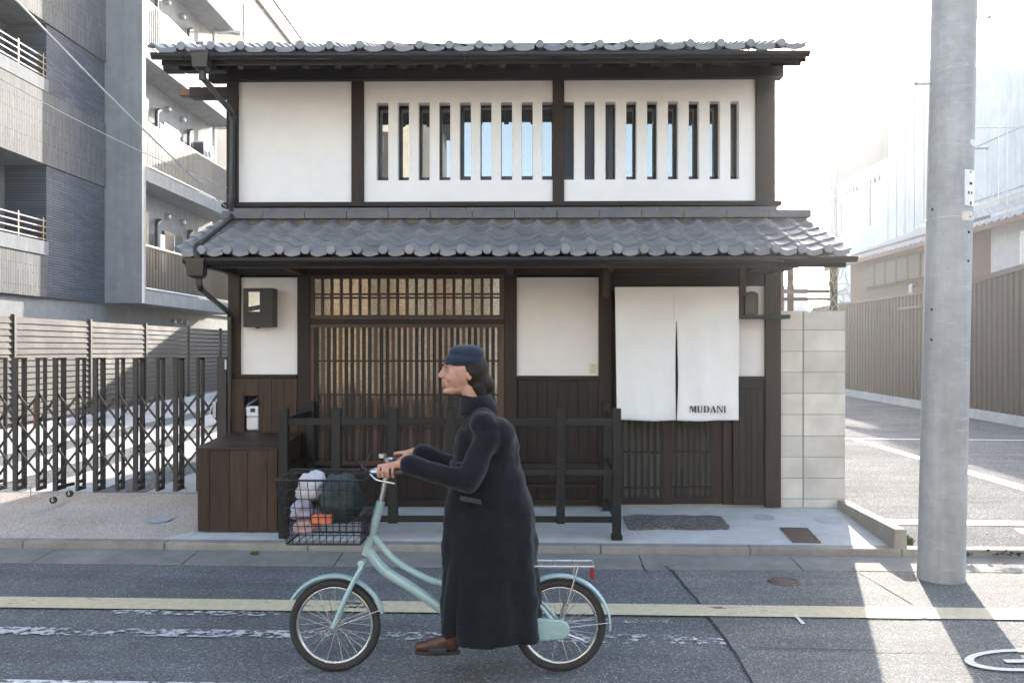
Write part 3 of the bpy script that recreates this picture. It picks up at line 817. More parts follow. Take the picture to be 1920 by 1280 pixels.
MB().tube([W(431,700,F-.09), W(431,935,F-.09)], .020, 12).build('downpipe', M['gutter'], house)
for (px, py, dp, Y_) in ((434, 372, 4, F-.10), (435, 225, 4, F-.10), (431, 600, 4, F-.09)):
    c_ = W(px, py, Y_); MB().tube([c_, c_+Vector((0,0,.035))], .031, 12).build('pipe_clip', M['gutter'], house)
for pts_ in ([W(380,138,UY-.045), W(380,150,UY-.045)],):
    MB().tube(pts_, .031, 12).build('pipe_clip', M['gutter'], house)

# ---- big lattice window (583-946)
lw = put('lattice_window', None, house, (fx(764), F, fz(865))); lw['label'] = 'wide brown lattice window with patterned glass'
def lp(name, m, a, b_, y0, y1, pr, d, bev=.002):
    return bx(name, M[m], lw, fx(a), fx(b_), F-pr, F-pr+d, WZ(960, y1, F), WZ(960, y0, F), bev)
# transom
lp('transom_frame', 'sashx', 583.5, 945.5, 517, 522.5, .035, .05); lp('transom_frame', 'sashx', 583.5, 945.5, 590.5, 596.5, .035, .05)
lp('transom_frame', 'sash', 583.5, 590, 522.7, 590.3, .034, .05); lp('transom_frame', 'sash', 940, 945.5, 522.7, 590.3, .034, .05)
wbar = fx(965.5)-fx(960)
me = MB().box(0, wbar, 0, .022, WZ(960,590.4,F), WZ(960,522.6,F)).mesh('transom_slat', M['sash'])
for k in range(21):
    put('transom_slat', me, lw, (fx(585.5+17.55*k+ (0)), F-.030, 0)) if 0 < k < 20.5 else None
for ya in (549.5, 556.3): lp('transom_rail', 'sashx', 590, 940, ya, ya+3.4, .006, .014, 0)
# lower lattice
lp('sash_frame', 'sashx', 583.5, 945.5, 607.5, 614.5, .035, .05); lp('sash_frame', 'sashx', 583.5, 945.5, 863.5, 872, .035, .05)
lp('sash_frame', 'sash', 583.5, 590.5, 614.7, 863.3, .034, .05); lp('sash_frame', 'sash', 936, 945.5, 614.7, 863.3, .034, .05)
wb = fx(966.2)-fx(960)
me = MB().box(0, wb, 0, .026, WZ(960,863.4,F), WZ(960,614.6,F)).mesh('lattice_slat', M['post'])
me2 = MB().box(0, wb, 0, .026, WZ(960,863.4,F), WZ(960,614.6,F)).mesh('lattice_slat', M['sash'])
for k in range(32):
    put('lattice_slat', me2 if k % 3 == 1 else me, lw, (fx(591+4.2+10.98*k-3), F-.030, 0))
for ya in (674.8, 738.0, 801): lp('lattice_rail', 'post', 590.5, 936, ya, ya+3.2, .0335, .012, 0)
lp('lattice_rail', 'sashx', 590.5, 936, 797, 800, .004, .012, 0)
# patterned panes, and boards behind them with the window glow painted in
lp('pane', 'frost', 590, 764, 614.5, 864, -.022, .004, 0); lp('pane', 'frost', 765, 936.5, 614.5, 864, -.022, .004, 0)
lp('transom_pane', 'frost', 590, 764, 522, 591, -.022, .004, 0); lp('transom_pane', 'frost', 765, 940, 522, 591, -.022, .004, 0)
def lit(name, c, e):
    m_ = plain(name, c, .8, 0, .12, 5); p_ = m_.node_tree.nodes['Principled BSDF']
    p_.inputs['Emission Color'].default_value = (*c, 1); p_.inputs['Emission Strength'].default_value = e; return m_
tan = lit('tan_glow_board', (.62, .40, .23), .22); tan2 = lit('brown_glow_board', (.30, .17, .13), .16)  # board colours with a glow of their own
def glow_mat():
    n = N('painted_window_glow'); sep = n.new('SeparateXYZ'); n.link(n.pos, sep.inputs[0])
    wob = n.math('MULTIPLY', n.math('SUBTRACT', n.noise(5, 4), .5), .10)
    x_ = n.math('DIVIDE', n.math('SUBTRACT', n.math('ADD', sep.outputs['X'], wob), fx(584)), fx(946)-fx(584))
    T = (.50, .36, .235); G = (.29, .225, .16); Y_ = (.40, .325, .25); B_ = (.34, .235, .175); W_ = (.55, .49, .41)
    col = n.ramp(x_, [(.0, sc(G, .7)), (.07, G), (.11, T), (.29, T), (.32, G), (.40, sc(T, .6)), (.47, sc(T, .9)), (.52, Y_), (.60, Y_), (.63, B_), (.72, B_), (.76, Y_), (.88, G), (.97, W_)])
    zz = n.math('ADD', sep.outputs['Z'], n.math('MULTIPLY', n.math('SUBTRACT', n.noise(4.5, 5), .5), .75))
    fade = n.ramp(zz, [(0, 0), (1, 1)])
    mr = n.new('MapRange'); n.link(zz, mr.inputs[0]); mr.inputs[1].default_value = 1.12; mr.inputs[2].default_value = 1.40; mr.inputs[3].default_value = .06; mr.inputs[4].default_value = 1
    sp = n.ramp(n.noise(75, 3, None, .7), [(.36, .45), (.5, .95), (.68, 1.5)])  # sparkle of the patterned glass painted into the board colour
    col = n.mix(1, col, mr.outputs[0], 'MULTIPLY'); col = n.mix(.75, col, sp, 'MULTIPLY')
    n.base(col, .8, 0, .1); n.link(col, n.p.inputs['Emission Color']); n.p.inputs['Emission Strength'].default_value = .20  # the board itself glows to give the window its warm light
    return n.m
smat = glow_mat()
def glow_sheet(a, b_, y0, y1, dy=.06): bx('glow_board', smat, lw, fx(a), fx(b_)-.002, F+dy, F+dy+.01, WZ(960, y1, F), WZ(960, y0, F))
glow_sheet(586, 764, 515, 864); glow_sheet(765, 943, 515, 864)
bx('window_backing', M['interior'], lw, fx(584), fx(945), F+.10, F+.11, ZB, WZ(960, 510, F))
# below the window: boarding
def boards(a, b_, y0, y1, n, m, pr=0.0, parent=house, nm='board', gap=.002, th=.02):
    for k in range(n):
        xa = fx(a+(b_-a)*k/n)+gap/2; xb = fx(a+(b_-a)*(k+1)/n)-gap/2
        bx(nm, M[m], parent, xa, xb, F-pr+random.uniform(-.0015,.0015), F-pr+th, WZ(960, y1, F), WZ(960, y0, F), .002)
boards(583, 946, 873, 938, 12, 'dado', .0); hbeam(583, 946, 936, 948, .03)
boards(970, 1122, 712, 936, 8, 'dado', .0); hbeam(970, 1122, 934, 946, .03)
# folding bench ledge in front of the dado
for ya, yb, pr_ in ((866, 874, .10), (904, 910, .12)): panel('bench_ledge', M['beam'], 975, 1120, ya, yb, pr_, pr_-.004, refx=960)
# left boarding with meter recess
def dbx(a, b_, y0, y1): bx('board', M['board'], house, fx(a)+.001, fx(b_)-.001, F-.035+random.uniform(-.001,.001), F, WZ(960, y1, F), WZ(960, y0, F), .002)
dbx(433, 460, 709, 948); dbx(460, 487, 709, 742); dbx(460, 487, 808, 948); dbx(487, 511, 709, 948); dbx(511, 535, 709, 948); dbx(535, 558.5, 709, 948)
bx('recess', M['interior'], house, fx(458), fx(489), F+.075, F+.08, WZ(960, 812, F), WZ(960, 738, F))
# right end panel under the shelf
boards(1375, 1432, 727, 936, 5, 'dado', .005); hbeam(1374, 1432, 713, 727, .012, 'rail'); hbeam(1374, 1432, 930, 944, .02)
# ---- sliding doors
dr_y = .05
def door(a, b_, dy, lab):
    d = put('door', None, house, (fx(a), F+dy, ZB)); d['label'] = lab
    WLOC[d.name] = Vector((fx(a), F+dy, ZB)); yt, yb = 600, 950
    def q(name, m, a_, b2, y0, y1, p_=0, dep=.035): return bx(name, M[m], d, fx(a_), fx(b2), F+dy-p_, F+dy-p_+dep, WZ(960, y1, F), WZ(960, y0, F), .002)
    q('stile', 'post', a, a+9 if a < 1200 else a+4, yt, yb); q('stile', 'post', b_-17, b_, yt, yb)
    xa = a+9 if a < 1200 else a+4
    q('bottom_rail', 'beam', xa, b_-17, 933, yb, -.001); q('top_rail', 'beam', xa, b_-17, yt, 610, -.001)
    n = 7; w_ = (b_-17-xa)
    me = MB().box(0, .022, 0, .018, WZ(960, 933, F), WZ(960, 610, F)).mesh('door_slat', M['post'])
    for k in range(n): put('door_slat', me, d, (fx(xa+w_*(k+.62)/n), F+dy+.002, 0))
    for y_ in (845, 912): q('door_rail', 'post', xa, b_-17, y_, y_+4, -.021, .008)
    q('pane', 'frostdark', xa, b_-17, 610, 933, -.031, .003)
door(1150, 1262, .02, 'left leaf of the lattice sliding door'); door(1259, 1357, .065, 'right leaf of the lattice sliding door')
bx('door_backing', plain('hall_wall', (.05, .04, .028), .9, 0, .5, 3), house, fx(1150), fx(1357), F+.18, F+.19, ZB, WZ(960, 590, F))
bx('door_sill', M['kerb'], house, fx(1148), fx(1360), F-.02, F+.12, .12, WZ(960, 951, F), .004)
hbeam(1148, 1372, 585, 600, .0)
# shelf right of the noren
sh = W(1383, 597, 7.95)
bx('shelf', M['rail'], house, WX(1375, 7.98), WX(1476, 7.98), 7.88, F-.046, WZ(1430, 597, 7.9), WZ(1430, 590, 7.9), .003)
# noren hangers
for px in (1137, 1392): bx('hanger', M['board'], house, WX(px-6, 7.86), WX(px+6, 7.86), 7.84, 7.88, WZ(960, 556, 7.86), WZ(960, 497, 7.86), .003)
# vent tucked in the beam

# ---- notice sticker
o = bx('sticker', plain('cream_paper', (.70, .64, .42), .7), None, fx(1105), fx(1119), F-.003, F-.001, WZ(960, 700, F), WZ(960, 682, F))
tag(o, 'small cream sticker at the lower corner of the middle plaster panel', 'sticker')

# ================================================================== things on the house front
mbx = thing('meter_box', 'black electricity meter box with glazed window on the left plaster panel', 'meter box', W(483, 616, F-.1))
x0, x1 = WX(456, F-.16), WX(511, F-.16); z0, z1 = WZ(480, 613, F-.16), WZ(480, 540, F-.16)
wx0, wx1, wz0, wz1 = WX(465, F-.16), WX(487, F-.16), WZ(480, 584, F-.16), WZ(480, 547, F-.16)
b = MB()
b.box(x0, wx0, F-.16, F-.002, z0, z1).box(wx1, x1, F-.16, F-.002, z0, z1).box(wx0, wx1, F-.16, F-.002, z0, wz0).box(wx0, wx1, F-.16, F-.002, wz1, z1)
b.build('case', M['black'], mbx, 0)
bx('window_pane', M['glass'], mbx, wx0, wx1, F-.150, F-.146, wz0, wz1)
bx('case_back', M['interior'], mbx, wx0, wx1, F-.06, F-.05, wz0, wz1)
MB().tube([(x1-.16, F-.1, z0), (x1-.16, F-.1, z0-.012)], .02, 12).build('cable_gland', M['black'], mbx)
gm = thing('gas_meter', 'pale meter sitting in the square hole of the brown boarding', 'meter', W(474, 806, F))
wm = M['whitemetal']
bx('body', wm, gm, WX(462, F), WX(486, F), F-.012, F+.07, WZ(474, 806, F), WZ(474, 781, F), .012)
bx('counter_case', wm, gm, WX(463, F), WX(486, F), F-.025, F+.06, WZ(474, 780, F), WZ(474, 761, F), .006)
bx('counter_window', M['darkalu'], gm, WX(471, F), WX(480, F), F-.028, F-.026, WZ(474, 772, F), WZ(474, 765, F))
MB().tube(smoothpath([W(459,768,F-.0), W(466,757,F-.02), W(476,752,F-.01), W(484,746,F+.03)], .03), .012, 8).build('hose', plain('blue_grey_hose', (.10, .14, .19), .4), gm)
# wooden box
YB = 7.31
bxz = W(370, 1000, YB).z
box = thing('wooden_box', 'dark brown boarded box cover with sloping lid left of the railing', 'box', (W(445, 1000, YB).x, YB, bxz))
x0, x1 = W(370, 900, YB).x, W(520, 900, YB).x; zt = WZ(445, 843, YB); zb_ = pave_z(YB)+.003
cuts = [0, .155, .40, .63, .875, 1.0]
for a, c_ in zip(cuts, cuts[1:]):
    bx('front_board', M['board'], box, x0+(x1-x0)*a+.0015, x0+(x1-x0)*c_-.0015, YB+random.uniform(0,.002), YB+.02, zb_+.004, zt, .002)
YE = 8.10; zl = .055
for xs in (x0, x1-.02):
    nb = 6
    for k in range(nb):
        ya = YB+.022+(YE-YB-.022)*k/nb; yb = YB+.022+(YE-YB-.022)*(k+1)/nb
        zz0 = pave_z(ya)+.004
        MB().hexa([(xs,ya+.001,zz0),(xs+.02,ya+.001,zz0),(xs+.02,yb-.001,zz0+.008),(xs,yb-.001,zz0+.008),
                   (xs,ya+.001,zt+zl*(ya-YB)/.8),(xs+.02,ya+.001,zt+zl*(ya-YB)/.8),(xs+.02,yb-.001,zt+zl*(yb-YB)/.8),(xs,yb-.001,zt+zl*(yb-YB)/.8)]).build('side_board', M['board'], box)
for k in range(5):
    ya = YB-.015+(YE-YB+.015)*k/5+.0015; yb = YB-.015+(YE-YB+.015)*(k+1)/5-.0015
    za = zt+zl*(ya-YB)/.8+.002; zc = zt+zl*(yb-YB)/.8+.002
    MB().hexa([(x0-.012,ya,za),(x1+.012,ya,za),(x1+.012,yb,zc),(x0-.012,yb,zc),(x0-.012,ya,za+.018),(x1+.012,ya,za+.018),(x1+.012,yb,zc+.018),(x0-.012,yb,zc+.018)]).build('lid_board', M['boardtop'], box, .002)
# railing
YR = 7.156
rl = thing('wooden_railing', 'black wooden railing with three rails standing before the lattice window', 'railing', (0, YR, pave_z(YR)))
def rx(px): return W(px, 800, YR).x
def rz(py, px=900): return WZ(px, py, YR)
posts = [(524, 541, 765, 1012), (622, 640, 765, 980), (728, 746, 765, 980), (836, 853, 765, 980), (1043, 1059, 766, 980), (1148, 1164, 765, 1004)]
for a, b_, y0, y1 in posts: bx('post', M['railz'], rl, rx(a), rx(b_), YR-.036, YR+.036, max(rz(y1), pave_z(YR)+.001), rz(y0), .004)
bx('post_shoe', M['black'], rl, rx(1146), rx(1166), YR-.045, YR+.045, pave_z(YR)-.002, rz(1000), .003)
for y0, y1 in ((784, 797), (878, 890), (967, 978)):
    for (a, b2) in ((541, 622), (640, 728), (746, 836), (853, 1043), (1059, 1148)):
        bx('rail', M['rail'], rl, rx(a), rx(b2), YR-.018, YR+.018, rz(y1), rz(y0), .003)
    for xx, w_ in ((rx(532.5), .03), (rx(1156), .03)):
        bx('return_rail', M['rail'], rl, xx-.015, xx+.015, YR+.036, F-.06, rz(y1), rz(y0), .003)
for xx in (rx(532.5), rx(1156)): bx('rear_post', M['railz'], rl, xx-.036, xx+.036, F-.14, F-.07, pave_z(8.05)-.004, rz(765), .004)
# noren
YN = 7.86
nor = thing('noren_curtain', 'white split shop curtain with black lettering hanging over the lattice door', 'door curtain', W(1268, 540, YN))
MB().tube([W(1134, 543, YN+.015), W(1396, 543, YN+.015)], .012, 10).build('rod', M['black'], nor)
NK = 1.7
def noren_half(a, b_, ph, split_left):
    nx, nz = 44, 60; vs = []
    zt_, zb2 = WZ(1268, 537.5, YN), WZ(1268, 788, YN)
    xa, xb = W(a, 600, YN).x, W(b_, 600, YN).x
    for j in range(nz+1):
        v = j/nz; z = zt_+(zb2-zt_)*v
        for i in range(nx+1):
            u = i/nx
            l = xa + (.020*v if split_left == 0 else -.0 ) ; r_ = xb
            if split_left == 0:
                r_ = xb - .006*math.sin(max(0, v-.25)/.75*math.pi)**1 * (v > .25)
            else:
                l = xa + .012*math.sin(max(0, v-.25)/.75*math.pi)*(v > .25); r_ = xb
            x = l+(r_-l)*u
            amp = (v**1.3)
            w_ = .010*amp*math.sin(u*7.3+ph+v*1.0) + .005*amp*math.sin(u*17+ph*2.3-v*2.2) + .004*math.sin(v*2.5+u*3+ph)
            w_ += .006*(noise.noise(Vector((x*5, z*2.2, ph)))) * (.3+v)
            w_ += .003*noise.noise(Vector((x*16, z*7, ph+4)))*(.2+v)
            zz = z + .004*math.sin(u*6+ph)*v
            vs.append((x, YN + w_*NK, zz))
    fs = []
    for j in range(nz):
        for i in range(nx):
            q = j*(nx+1)+i; fs.append((q, q+1, q+nx+2, q+nx+1))
    m_ = MB().add(vs, fs, True); o = m_.build('cloth_panel', M['noren'], nor)
    so = o.modifiers.new('thickness', 'SOLIDIFY'); so.thickness = .0022; so.offset = 0
    return o
noren_half(1153, 1267.6, .6, 0)['label'] = 'left half of the split curtain'
noren_half(1268.4, 1385, 2.4, 1)['label'] = 'right half of the split curtain with the printed name'
bx('joining_strip', M['noren'], nor, W(1264.5, 560, YN-.01).x, W(1271.5, 560, YN-.01).x, YN-.016, YN-.013, WZ(1268, 602, YN-.01), WZ(1268, 538, YN-.01))
for a, b2 in ((1153.5, 1266), (1270, 1384.5)):
    bx('top_hem', M['noren'], nor, W(a, 540, YN-.01).x, W(b2, 540, YN-.01).x, YN-.012, YN-.010, WZ(1268, 549, YN), WZ(1268, 538, YN))
# lettering: hand-cut stencil serif capitals, heavy and hairline strokes
LET = {
 'M': (1.25, [[(0,0),(.10,0),(.10,.02),(.03,.05),(.16,.95),(.13,1),(.0,1),(.0,.97),(.08,.95)], [(.17,1),(.36,1),(.60,.28),(.54,.06)],
              [(.63,.22),(.86,1),(.90,1),(.90,.95),(.66,.12)], [(.93,0),(1.20,0),(1.20,.04),(1.13,.06),(1.13,.94),(1.20,.96),(1.20,1),(.93,1)]]),
 'U': (1.05, [[(0,1),(.32,1),(.32,.96),(.26,.94),(.26,.30),(.30,.14),(.40,.05),(.40,0),(.26,.02),(.12,.12),(.06,.28),(.06,.94),(0,.96)],
              [(.47,.0),(.47,.05),(.66,.10),(.76,.30),(.76,.94),(.68,.96),(.68,1),(.92,1),(.92,.96),(.83,.94),(.83,.28),(.74,.08),(.60,.01)]]),
 'D': (1.08, [[(0,0),(.27,0),(.27,1),(0,1),(0,.96),(.06,.94),(.06,.06),(0,.04)], [(.33,1),(.60,.98),(.84,.85),(.97,.62),(.97,.38),(.84,.15),(.60,.02),(.33,0),(.33,.05),(.55,.08),(.70,.25),(.74,.5),(.70,.75),(.55,.92),(.33,.95)]]),
 'A': (1.06, [[(0,0),(.22,0),(.22,.04),(.14,.06),(.22,.27),(.40,.27),(.40,.33),(.24,.33),(.42,.80),(.39,.88),(.06,.06),(0,.04)], [(.46,1),(.54,1),(.96,.06),(1.02,.04),(1.02,0),(.68,0),(.42,.92)]]),
 'N': (1.12, [[(0,0),(.24,0),(.24,.04),(.15,.06),(.15,.86),(.09,.94),(0,.96),(0,1),(.08,1),(.09,.06),(0,.04)], [(.12,1),(.34,1),(.90,.12),(.90,0),(.84,0)], [(.82,1),(1.04,1),(1.04,.96),(.97,.94),(.97,.10),(.93,.20),(.90,.28),(.90,.94),(.82,.96)]]),
 'I': (.36, [[(0,0),(.32,0),(.32,.04),(.26,.06),(.26,.94),(.32,.96),(.32,1),(0,1),(0,.96),(.06,.94),(.06,.06),(0,.04)]])}
tx, tz = W(1293, 773, YN-.02).x, WZ(1326, 773, YN-.02)
hh = WZ(1326, 760.5, YN-.02)-tz
tot = sum(LET[c_][0] for c_ in 'MUDANI') + .14*5; kx = (W(1360.5, 773, YN-.02).x-tx)/tot
u0 = 0
for c_ in 'MUDANI':
    w_, polys = LET[c_]; b = MB()
    for pl in polys:
        for q_, dx_ in enumerate((-.0016, .0016)): b.prism([(tx+(u0+a)*kx+dx_, tz+q*hh) for a, q in pl], lambda a, q, d: (a, YN-.034+d+.0012*q_, q), 0, .001)
    o = b.build('letter', M['print'], nor); o['label'] = 'printed capital letter '+c_
    u0 += w_ + .14
# ornament on the shelf
orn = thing('shelf_ornament', 'dark round-topped lantern box standing on the shelf right of the curtain', 'lantern', W(1404, 588, 8.0))
def arch(a, b_, y0, y1, Y0, Y1, m, nm):
    xa, xb = W(a, 560, Y0).x, W(b_, 560, Y0).x; z0, z1 = WZ(1404, y1, Y0), WZ(1404, y0, Y0); r_ = (xb-xa)/2
    pl = [(xa, z0), (xb, z0)] + [(xa+r_+r_*math.cos(math.pi*k/10), z1-r_*.55+r_*.55*math.sin(math.pi*k/10)) for k in range(11)]
    MB().prism(pl, lambda p_, q_, d: (p_, d, q_), Y0, Y1).build(nm, m, orn)
arch(1397, 1422, 546, 589, 7.95, 8.08, M['black'], 'case'); arch(1400, 1416, 552, 586, 7.944, 7.951, plain('dull_green_panel', (.035, .04, .033), .35, 0, .6, 40), 'front_panel')
bx('side_block', M['rail'], orn, W(1385, 560, 7.95).x, W(1396, 560, 7.95).x, 7.96, 8.06, WZ(1404, 589, 7.95), WZ(1404, 556, 7.95), .003)

# ================================================================== block wall, kerb wall, rack
bw = thing('block_wall', 'pale concrete block wall closing the gap right of the house', 'wall', (WX(1523, F), F, .17))
rows = [582.5, 619, 658.5, 698, 737.5, 777, 817, 856.5, 896, 935, 952]
xs = [WX(1463, F), WX(1506, F), XBW]
bx('core', M['mortar'], bw, xs[0]+.01, xs[2]-.006, F+.006, F+.115, .05, WZ(1520, 584, F))
for r_ in range(10):
    for k in range(2):
        z1, z0 = WZ(1523, rows[r_], F)-.002, WZ(1523, rows[r_+1], F)+.003
        b = MB().box(xs[k]+(.003 if k == 0 else .006), xs[k+1]-(.006 if k == 0 else .001), F+random.uniform(-.001,.0015), F+.12, z0, z1)
        b.build('concrete_block', M['block'], bw, .003)
kw = MB(); xk0, xk1 = 2.945, 3.055; ktop = .243
kw.hexa([(xk0,6.90,-.02),(xk1,6.90,-.02),(xk1,F-.003,.05),(xk0,F-.003,.05),(xk0+.006,6.905,ktop-.005),(xk1-.006,6.905,ktop-.005),(xk1-.006,F-.003,ktop+.008),(xk0+.006,F-.003,ktop+.008)])
tag(kw.build('kerb_wall', concrete('old_low_wall_concrete', (.33, .29, .25), 3, True), None, .006), 'low weathered concrete kerb wall running from the block wall to the street', 'low wall')
# rusty pipe rack above the wall
pk = thing('pipe_rack', 'rusty steel pipe frame standing behind the block wall', 'rack', (WX(1500, 9.2), 9.2, .2))
YP = 9.2
for a, b_, y0 in ((1463, 1469, 498), (1477, 1487, 500), (1556, 1568, 500)):
    x0, x1 = WX(a, YP), WX(b_, YP); bx('upright', M['rust'], pk, x0, x1, YP-.02, YP+.02, .15, WZ(1500, y0, YP))
for y0, y1 in ((543, 550), (558, 564)):
    x0, x1 = WX(1463, YP), WX(1560, YP); bx('crossbar', M['rust'], pk, x0, x1, YP-.025, YP-.0205, WZ(1500, y1, YP), WZ(1500, y0, YP))
# bare vine on it
x_ = WX(1560, YP)
vb = MB(); rv = random.Random(3)
for k in range(26):
    p = Vector((x_+rv.uniform(-.02,.05), YP-.04, 1.9+rv.uniform(0, .6))); pts = [p.copy()]
    d = Vector((rv.uniform(-.5,.5), 0, rv.uniform(.2,1)))
    for j in range(7):
        d += Vector((rv.uniform(-.6,.6), rv.uniform(-.2,.2), rv.uniform(-.5,.5))); p = p + d.normalized()*.05
        p.x = min(max(p.x, x_-.04), x_+.14); pts.append(p.copy())
    vb.tube(pts, .004, 4)
tag(vb.build('vine', plain('dry_vine', (.30, .30, .24), .9)), 'tangled dry vine climbing the right post of the pipe rack', 'vine')

# thin far pole behind the roof end
YQ = 50.0
fp = thing('thin_pole', 'slim pale pole rising behind the right end of the lower roof', 'pole', (WX(1563, YQ), YQ, .2))
x_ = WX(1563, YQ)
MB().tube([(x_, YQ, .1), (x_, YQ, WZ(1563, 283, YQ))], [.26, .2], 14).build('shaft', M['polec'], fp)
bx('cable_box', M['steel'], fp, x_-.45, x_-.2, YQ-.1, YQ+.1, WZ(1563, 355, YQ), WZ(1563, 305, YQ))
for y_ in (310, 350, 372): MB().tube([(x_, YQ, WZ(1563, y_, YQ)), (x_, YQ, WZ(1563, y_, YQ)+.12)], .26, 12).build('band', M['steel'], fp)
# ================================================================== utility pole
bp = WG(1764, 1085, 0)
pole = thing('utility_pole', 'thick pale concrete utility pole at the kerb on the right', 'utility pole', bp)
s_b = bp.y
topz = 9.0
def pol(py): # centre x and radius by photo row
    t = (1085-py)/1085
    return W(1764+25*t, py, s_b), (82-4*t)/2/FP*s_b*.995
pts = []; rad = []
for py in (1085, 900, 700, 500, 300, 100, -100, -400, -900):
    c_, r_ = pol(py); pts.append(c_); rad.append(max(r_, .11))
pts[0].z = -.01
MB().tube(pts, rad, 40).build('shaft', M['polec'], pole)
def on_pole(px, py):
    c_, r_ = pol(py); q = W(px, py, s_b); dx = q.x-c_.x; dx = max(-r_*.98, min(r_*.98, dx))
    return Vector((c_.x+dx, s_b-math.sqrt(max(r_*r_-dx*dx, 1e-6)), q.z)), math.asin(dx/r_)
def plate(x0_, x1_, y0_, y1_, m, nm, th=.006, seg=6):
    b = MB(); rings = []
    for k in range(seg+1):
        px = x0_+(x1_-x0_)*k/seg
        col_ = []
        for py, off in ((y1_, th), (y0_, th), (y0_, .0005), (y1_, .0005)):
            q, an = on_pole(px, py); nrm = Vector((math.sin(an), -math.cos(an), 0)); col_.append(q+nrm*off)
        rings.append(col_)
    b.loft(rings, False, True); return b.build(nm, m, pole)
plate(1788, 1811, 326, 392, M['whitemetal'], 'number_plate')['label'] = 'white vertical plate with small black marks'
plate(1782, 1806, 402, 419, plain('pale_pink_plate', (.66, .57, .50), .6), 'label_plate')['label'] = 'small pinkish plate below the white one'
for px, py, w_, h_ in ((1800,330,3,3),(1801,351,6,5),(1796,368,3,5),(1803,368,3,5),(1801,387,4,6)):
    plate(px-w_/2, px+w_/2, py-h_/2, py+h_/2, M['print'], 'plate_mark', .008, 2)
b = MB()
q, an = on_pole(1805, 276); nrm = Vector((math.sin(an), -math.cos(an), 0)); tg = Vector((nrm.y*-1, nrm.x, 0)); tg = Vector((math.cos(an), math.sin(an), 0))
disc = [q+nrm*.008+tg*(.024*math.cos(2*math.pi*k/20))+Vector((0,0,.024*math.sin(2*math.pi*k/20))) for k in range(20)]
disc0 = [d-nrm*.012 for d in disc]
b.loft([disc0, disc]); b.build('round_tag', M['whitemetal'], pole)
b = MB()
for w_, h_ in ((.030,.005),(.005,.030)):
    b.add([q+nrm*.0095+tg*(w_/2*i)+Vector((0,0,h_/2*j)) for i, j in ((-1,-1),(1,-1),(1,1),(-1,1))], [(0,1,2,3)])
b.build('plus_mark', M['steel'], pole)
def step(py, side, ln):
    c_, r_ = pol(py); a = c_+Vector((side*r_*.9, 0, 0)); e_ = c_+Vector((side*(r_+ln), 0, 0))
    b = MB().tube([a, e_], .008, 8); b.tube([e_, e_+Vector((side*.014, 0, 0))], .014, 8); b.build('step_bolt', M['steel'], pole)
step(33, 1, .10); step(157, -1, .10); step(278, 1, .10)
for py in (60, 300, 545, 700): pass
b = MB()
for px, py in ((1739,581),(1800,412),(1742,395),(1738,637),(1798,440),(1797,493)):
    q, an = on_pole(px, py); b.sphere(q, .010, 8, 6)
b.build('bolt_hole', M['crack'], pole)
c_, r_ = pol(411); MB().tube([c_-Vector((0,0,.003)), c_+Vector((0,0,.003))], r_+.002, 40).build('strap', M['steel'], pole)

# ================================================================== LEFT: folding gate
YG = 8.28
def gx(px): return WX(px, YG)
gate = thing('folding_gate', 'brown aluminium folding lattice gate across the driveway', 'gate', (gx(200), YG, .18))
zt = WZ(200, 671, YG); zb2 = WZ(200, 918, YG)
fr = []
def frame_mesh(depth, wdt):
    b = MB()
    b.box(0, wdt, -depth/2, -depth/2+.024, zb2, zt-.001)
    b.box(0, wdt, depth/2-.024, depth/2, zb2, zt-.001)
    b.box(-.002, wdt+.002, -depth/2-.002, depth/2+.002, zt-.014, zt+.004)
    b.box(.001, wdt-.001, -depth/2+.032, depth/2-.032, zb2+.002, zb2+.035)
    b.box(.001, wdt-.001, -depth/2+.032, depth/2-.032, zb2+.07, zb2+.10)
    return b.mesh('gate_frame', M['bronze'])
fw_, fn_ = frame_mesh(.17, .044), frame_mesh(.15, .028)
pxs = [-76, -38, 0, 33, 75, 107.5, 149, 182, 222.5, 256.5, 298, 331, 373]
wide = [False, True, False, True, False, True, False, True, False, True, False, True, False]
pos = []
for px, wd in zip(pxs, wide):
    put('gate_frame', fw_ if wd else fn_, gate, (gx(px), YG, 0)); pos.append(gx(px)+(.026 if wd else .017))
bx('end_post', M['bronze'], gate, gx(410), gx(428), YG-.05, YG+.04, zb2+.0, WZ(420, 668, YG), .003)
MB().box(gx(425), gx(428)+.001, YG-.054, YG-.051, WZ(420, 692, YG), WZ(420, 674, YG)).build('reflector', M['whitemetal'], gate)
pos.append(gx(412))
nodes = [WZ(200, y_, YG) for y_ in (737, 788, 839, 889)]
for i in range(len(pos)-1):
    for (za, zc) in zip(nodes, nodes[1:]):
        for (u, v, yy) in ((za, zc, -.05), (zc, za, -.036)):
            MB().bar((pos[i], YG+yy, u), (pos[i+1], YG+yy, v), .012, .020).build('lattice_bar', M['bronze'], gate)
# lock
b = MB().box(gx(403), gx(410), YG-.07, YG-.03, WZ(405, 782, YG), WZ(405, 752, YG)); b.build('latch', M['steel'], gate, .004)
MB().tube([(gx(404), YG-.09, WZ(405, 760, YG)), (gx(400), YG-.10, WZ(405, 775, YG))], .008, 8).build('latch_handle', M['steel'], gate)
MB().bar(W(104, 914, YG-.12), W(138, 906, YG+.12), .03, .03).build('caster_arm', M['bronze'], gate)
for px, py, dy in ((100, 937, -.13), (130.5, 925, .13)):
    c_ = W(px, py, YG+dy); n = 20
    b = MB().tube([c_-Vector((0,.014,0)), c_+Vector((0,.014,0))], .033, n); b.build('caster_wheel', M['rubber'], gate)
    MB().tube([c_-Vector((0,.017,0)), c_+Vector((0,.017,0))], .014, 12).build('caster_hub', M['steel'], gate)
    MB().box(c_.x-.006, c_.x+.006, c_.y-.02, c_.y-.017, c_.z, c_.z+.06).build('caster_fork', M['steel'], gate)
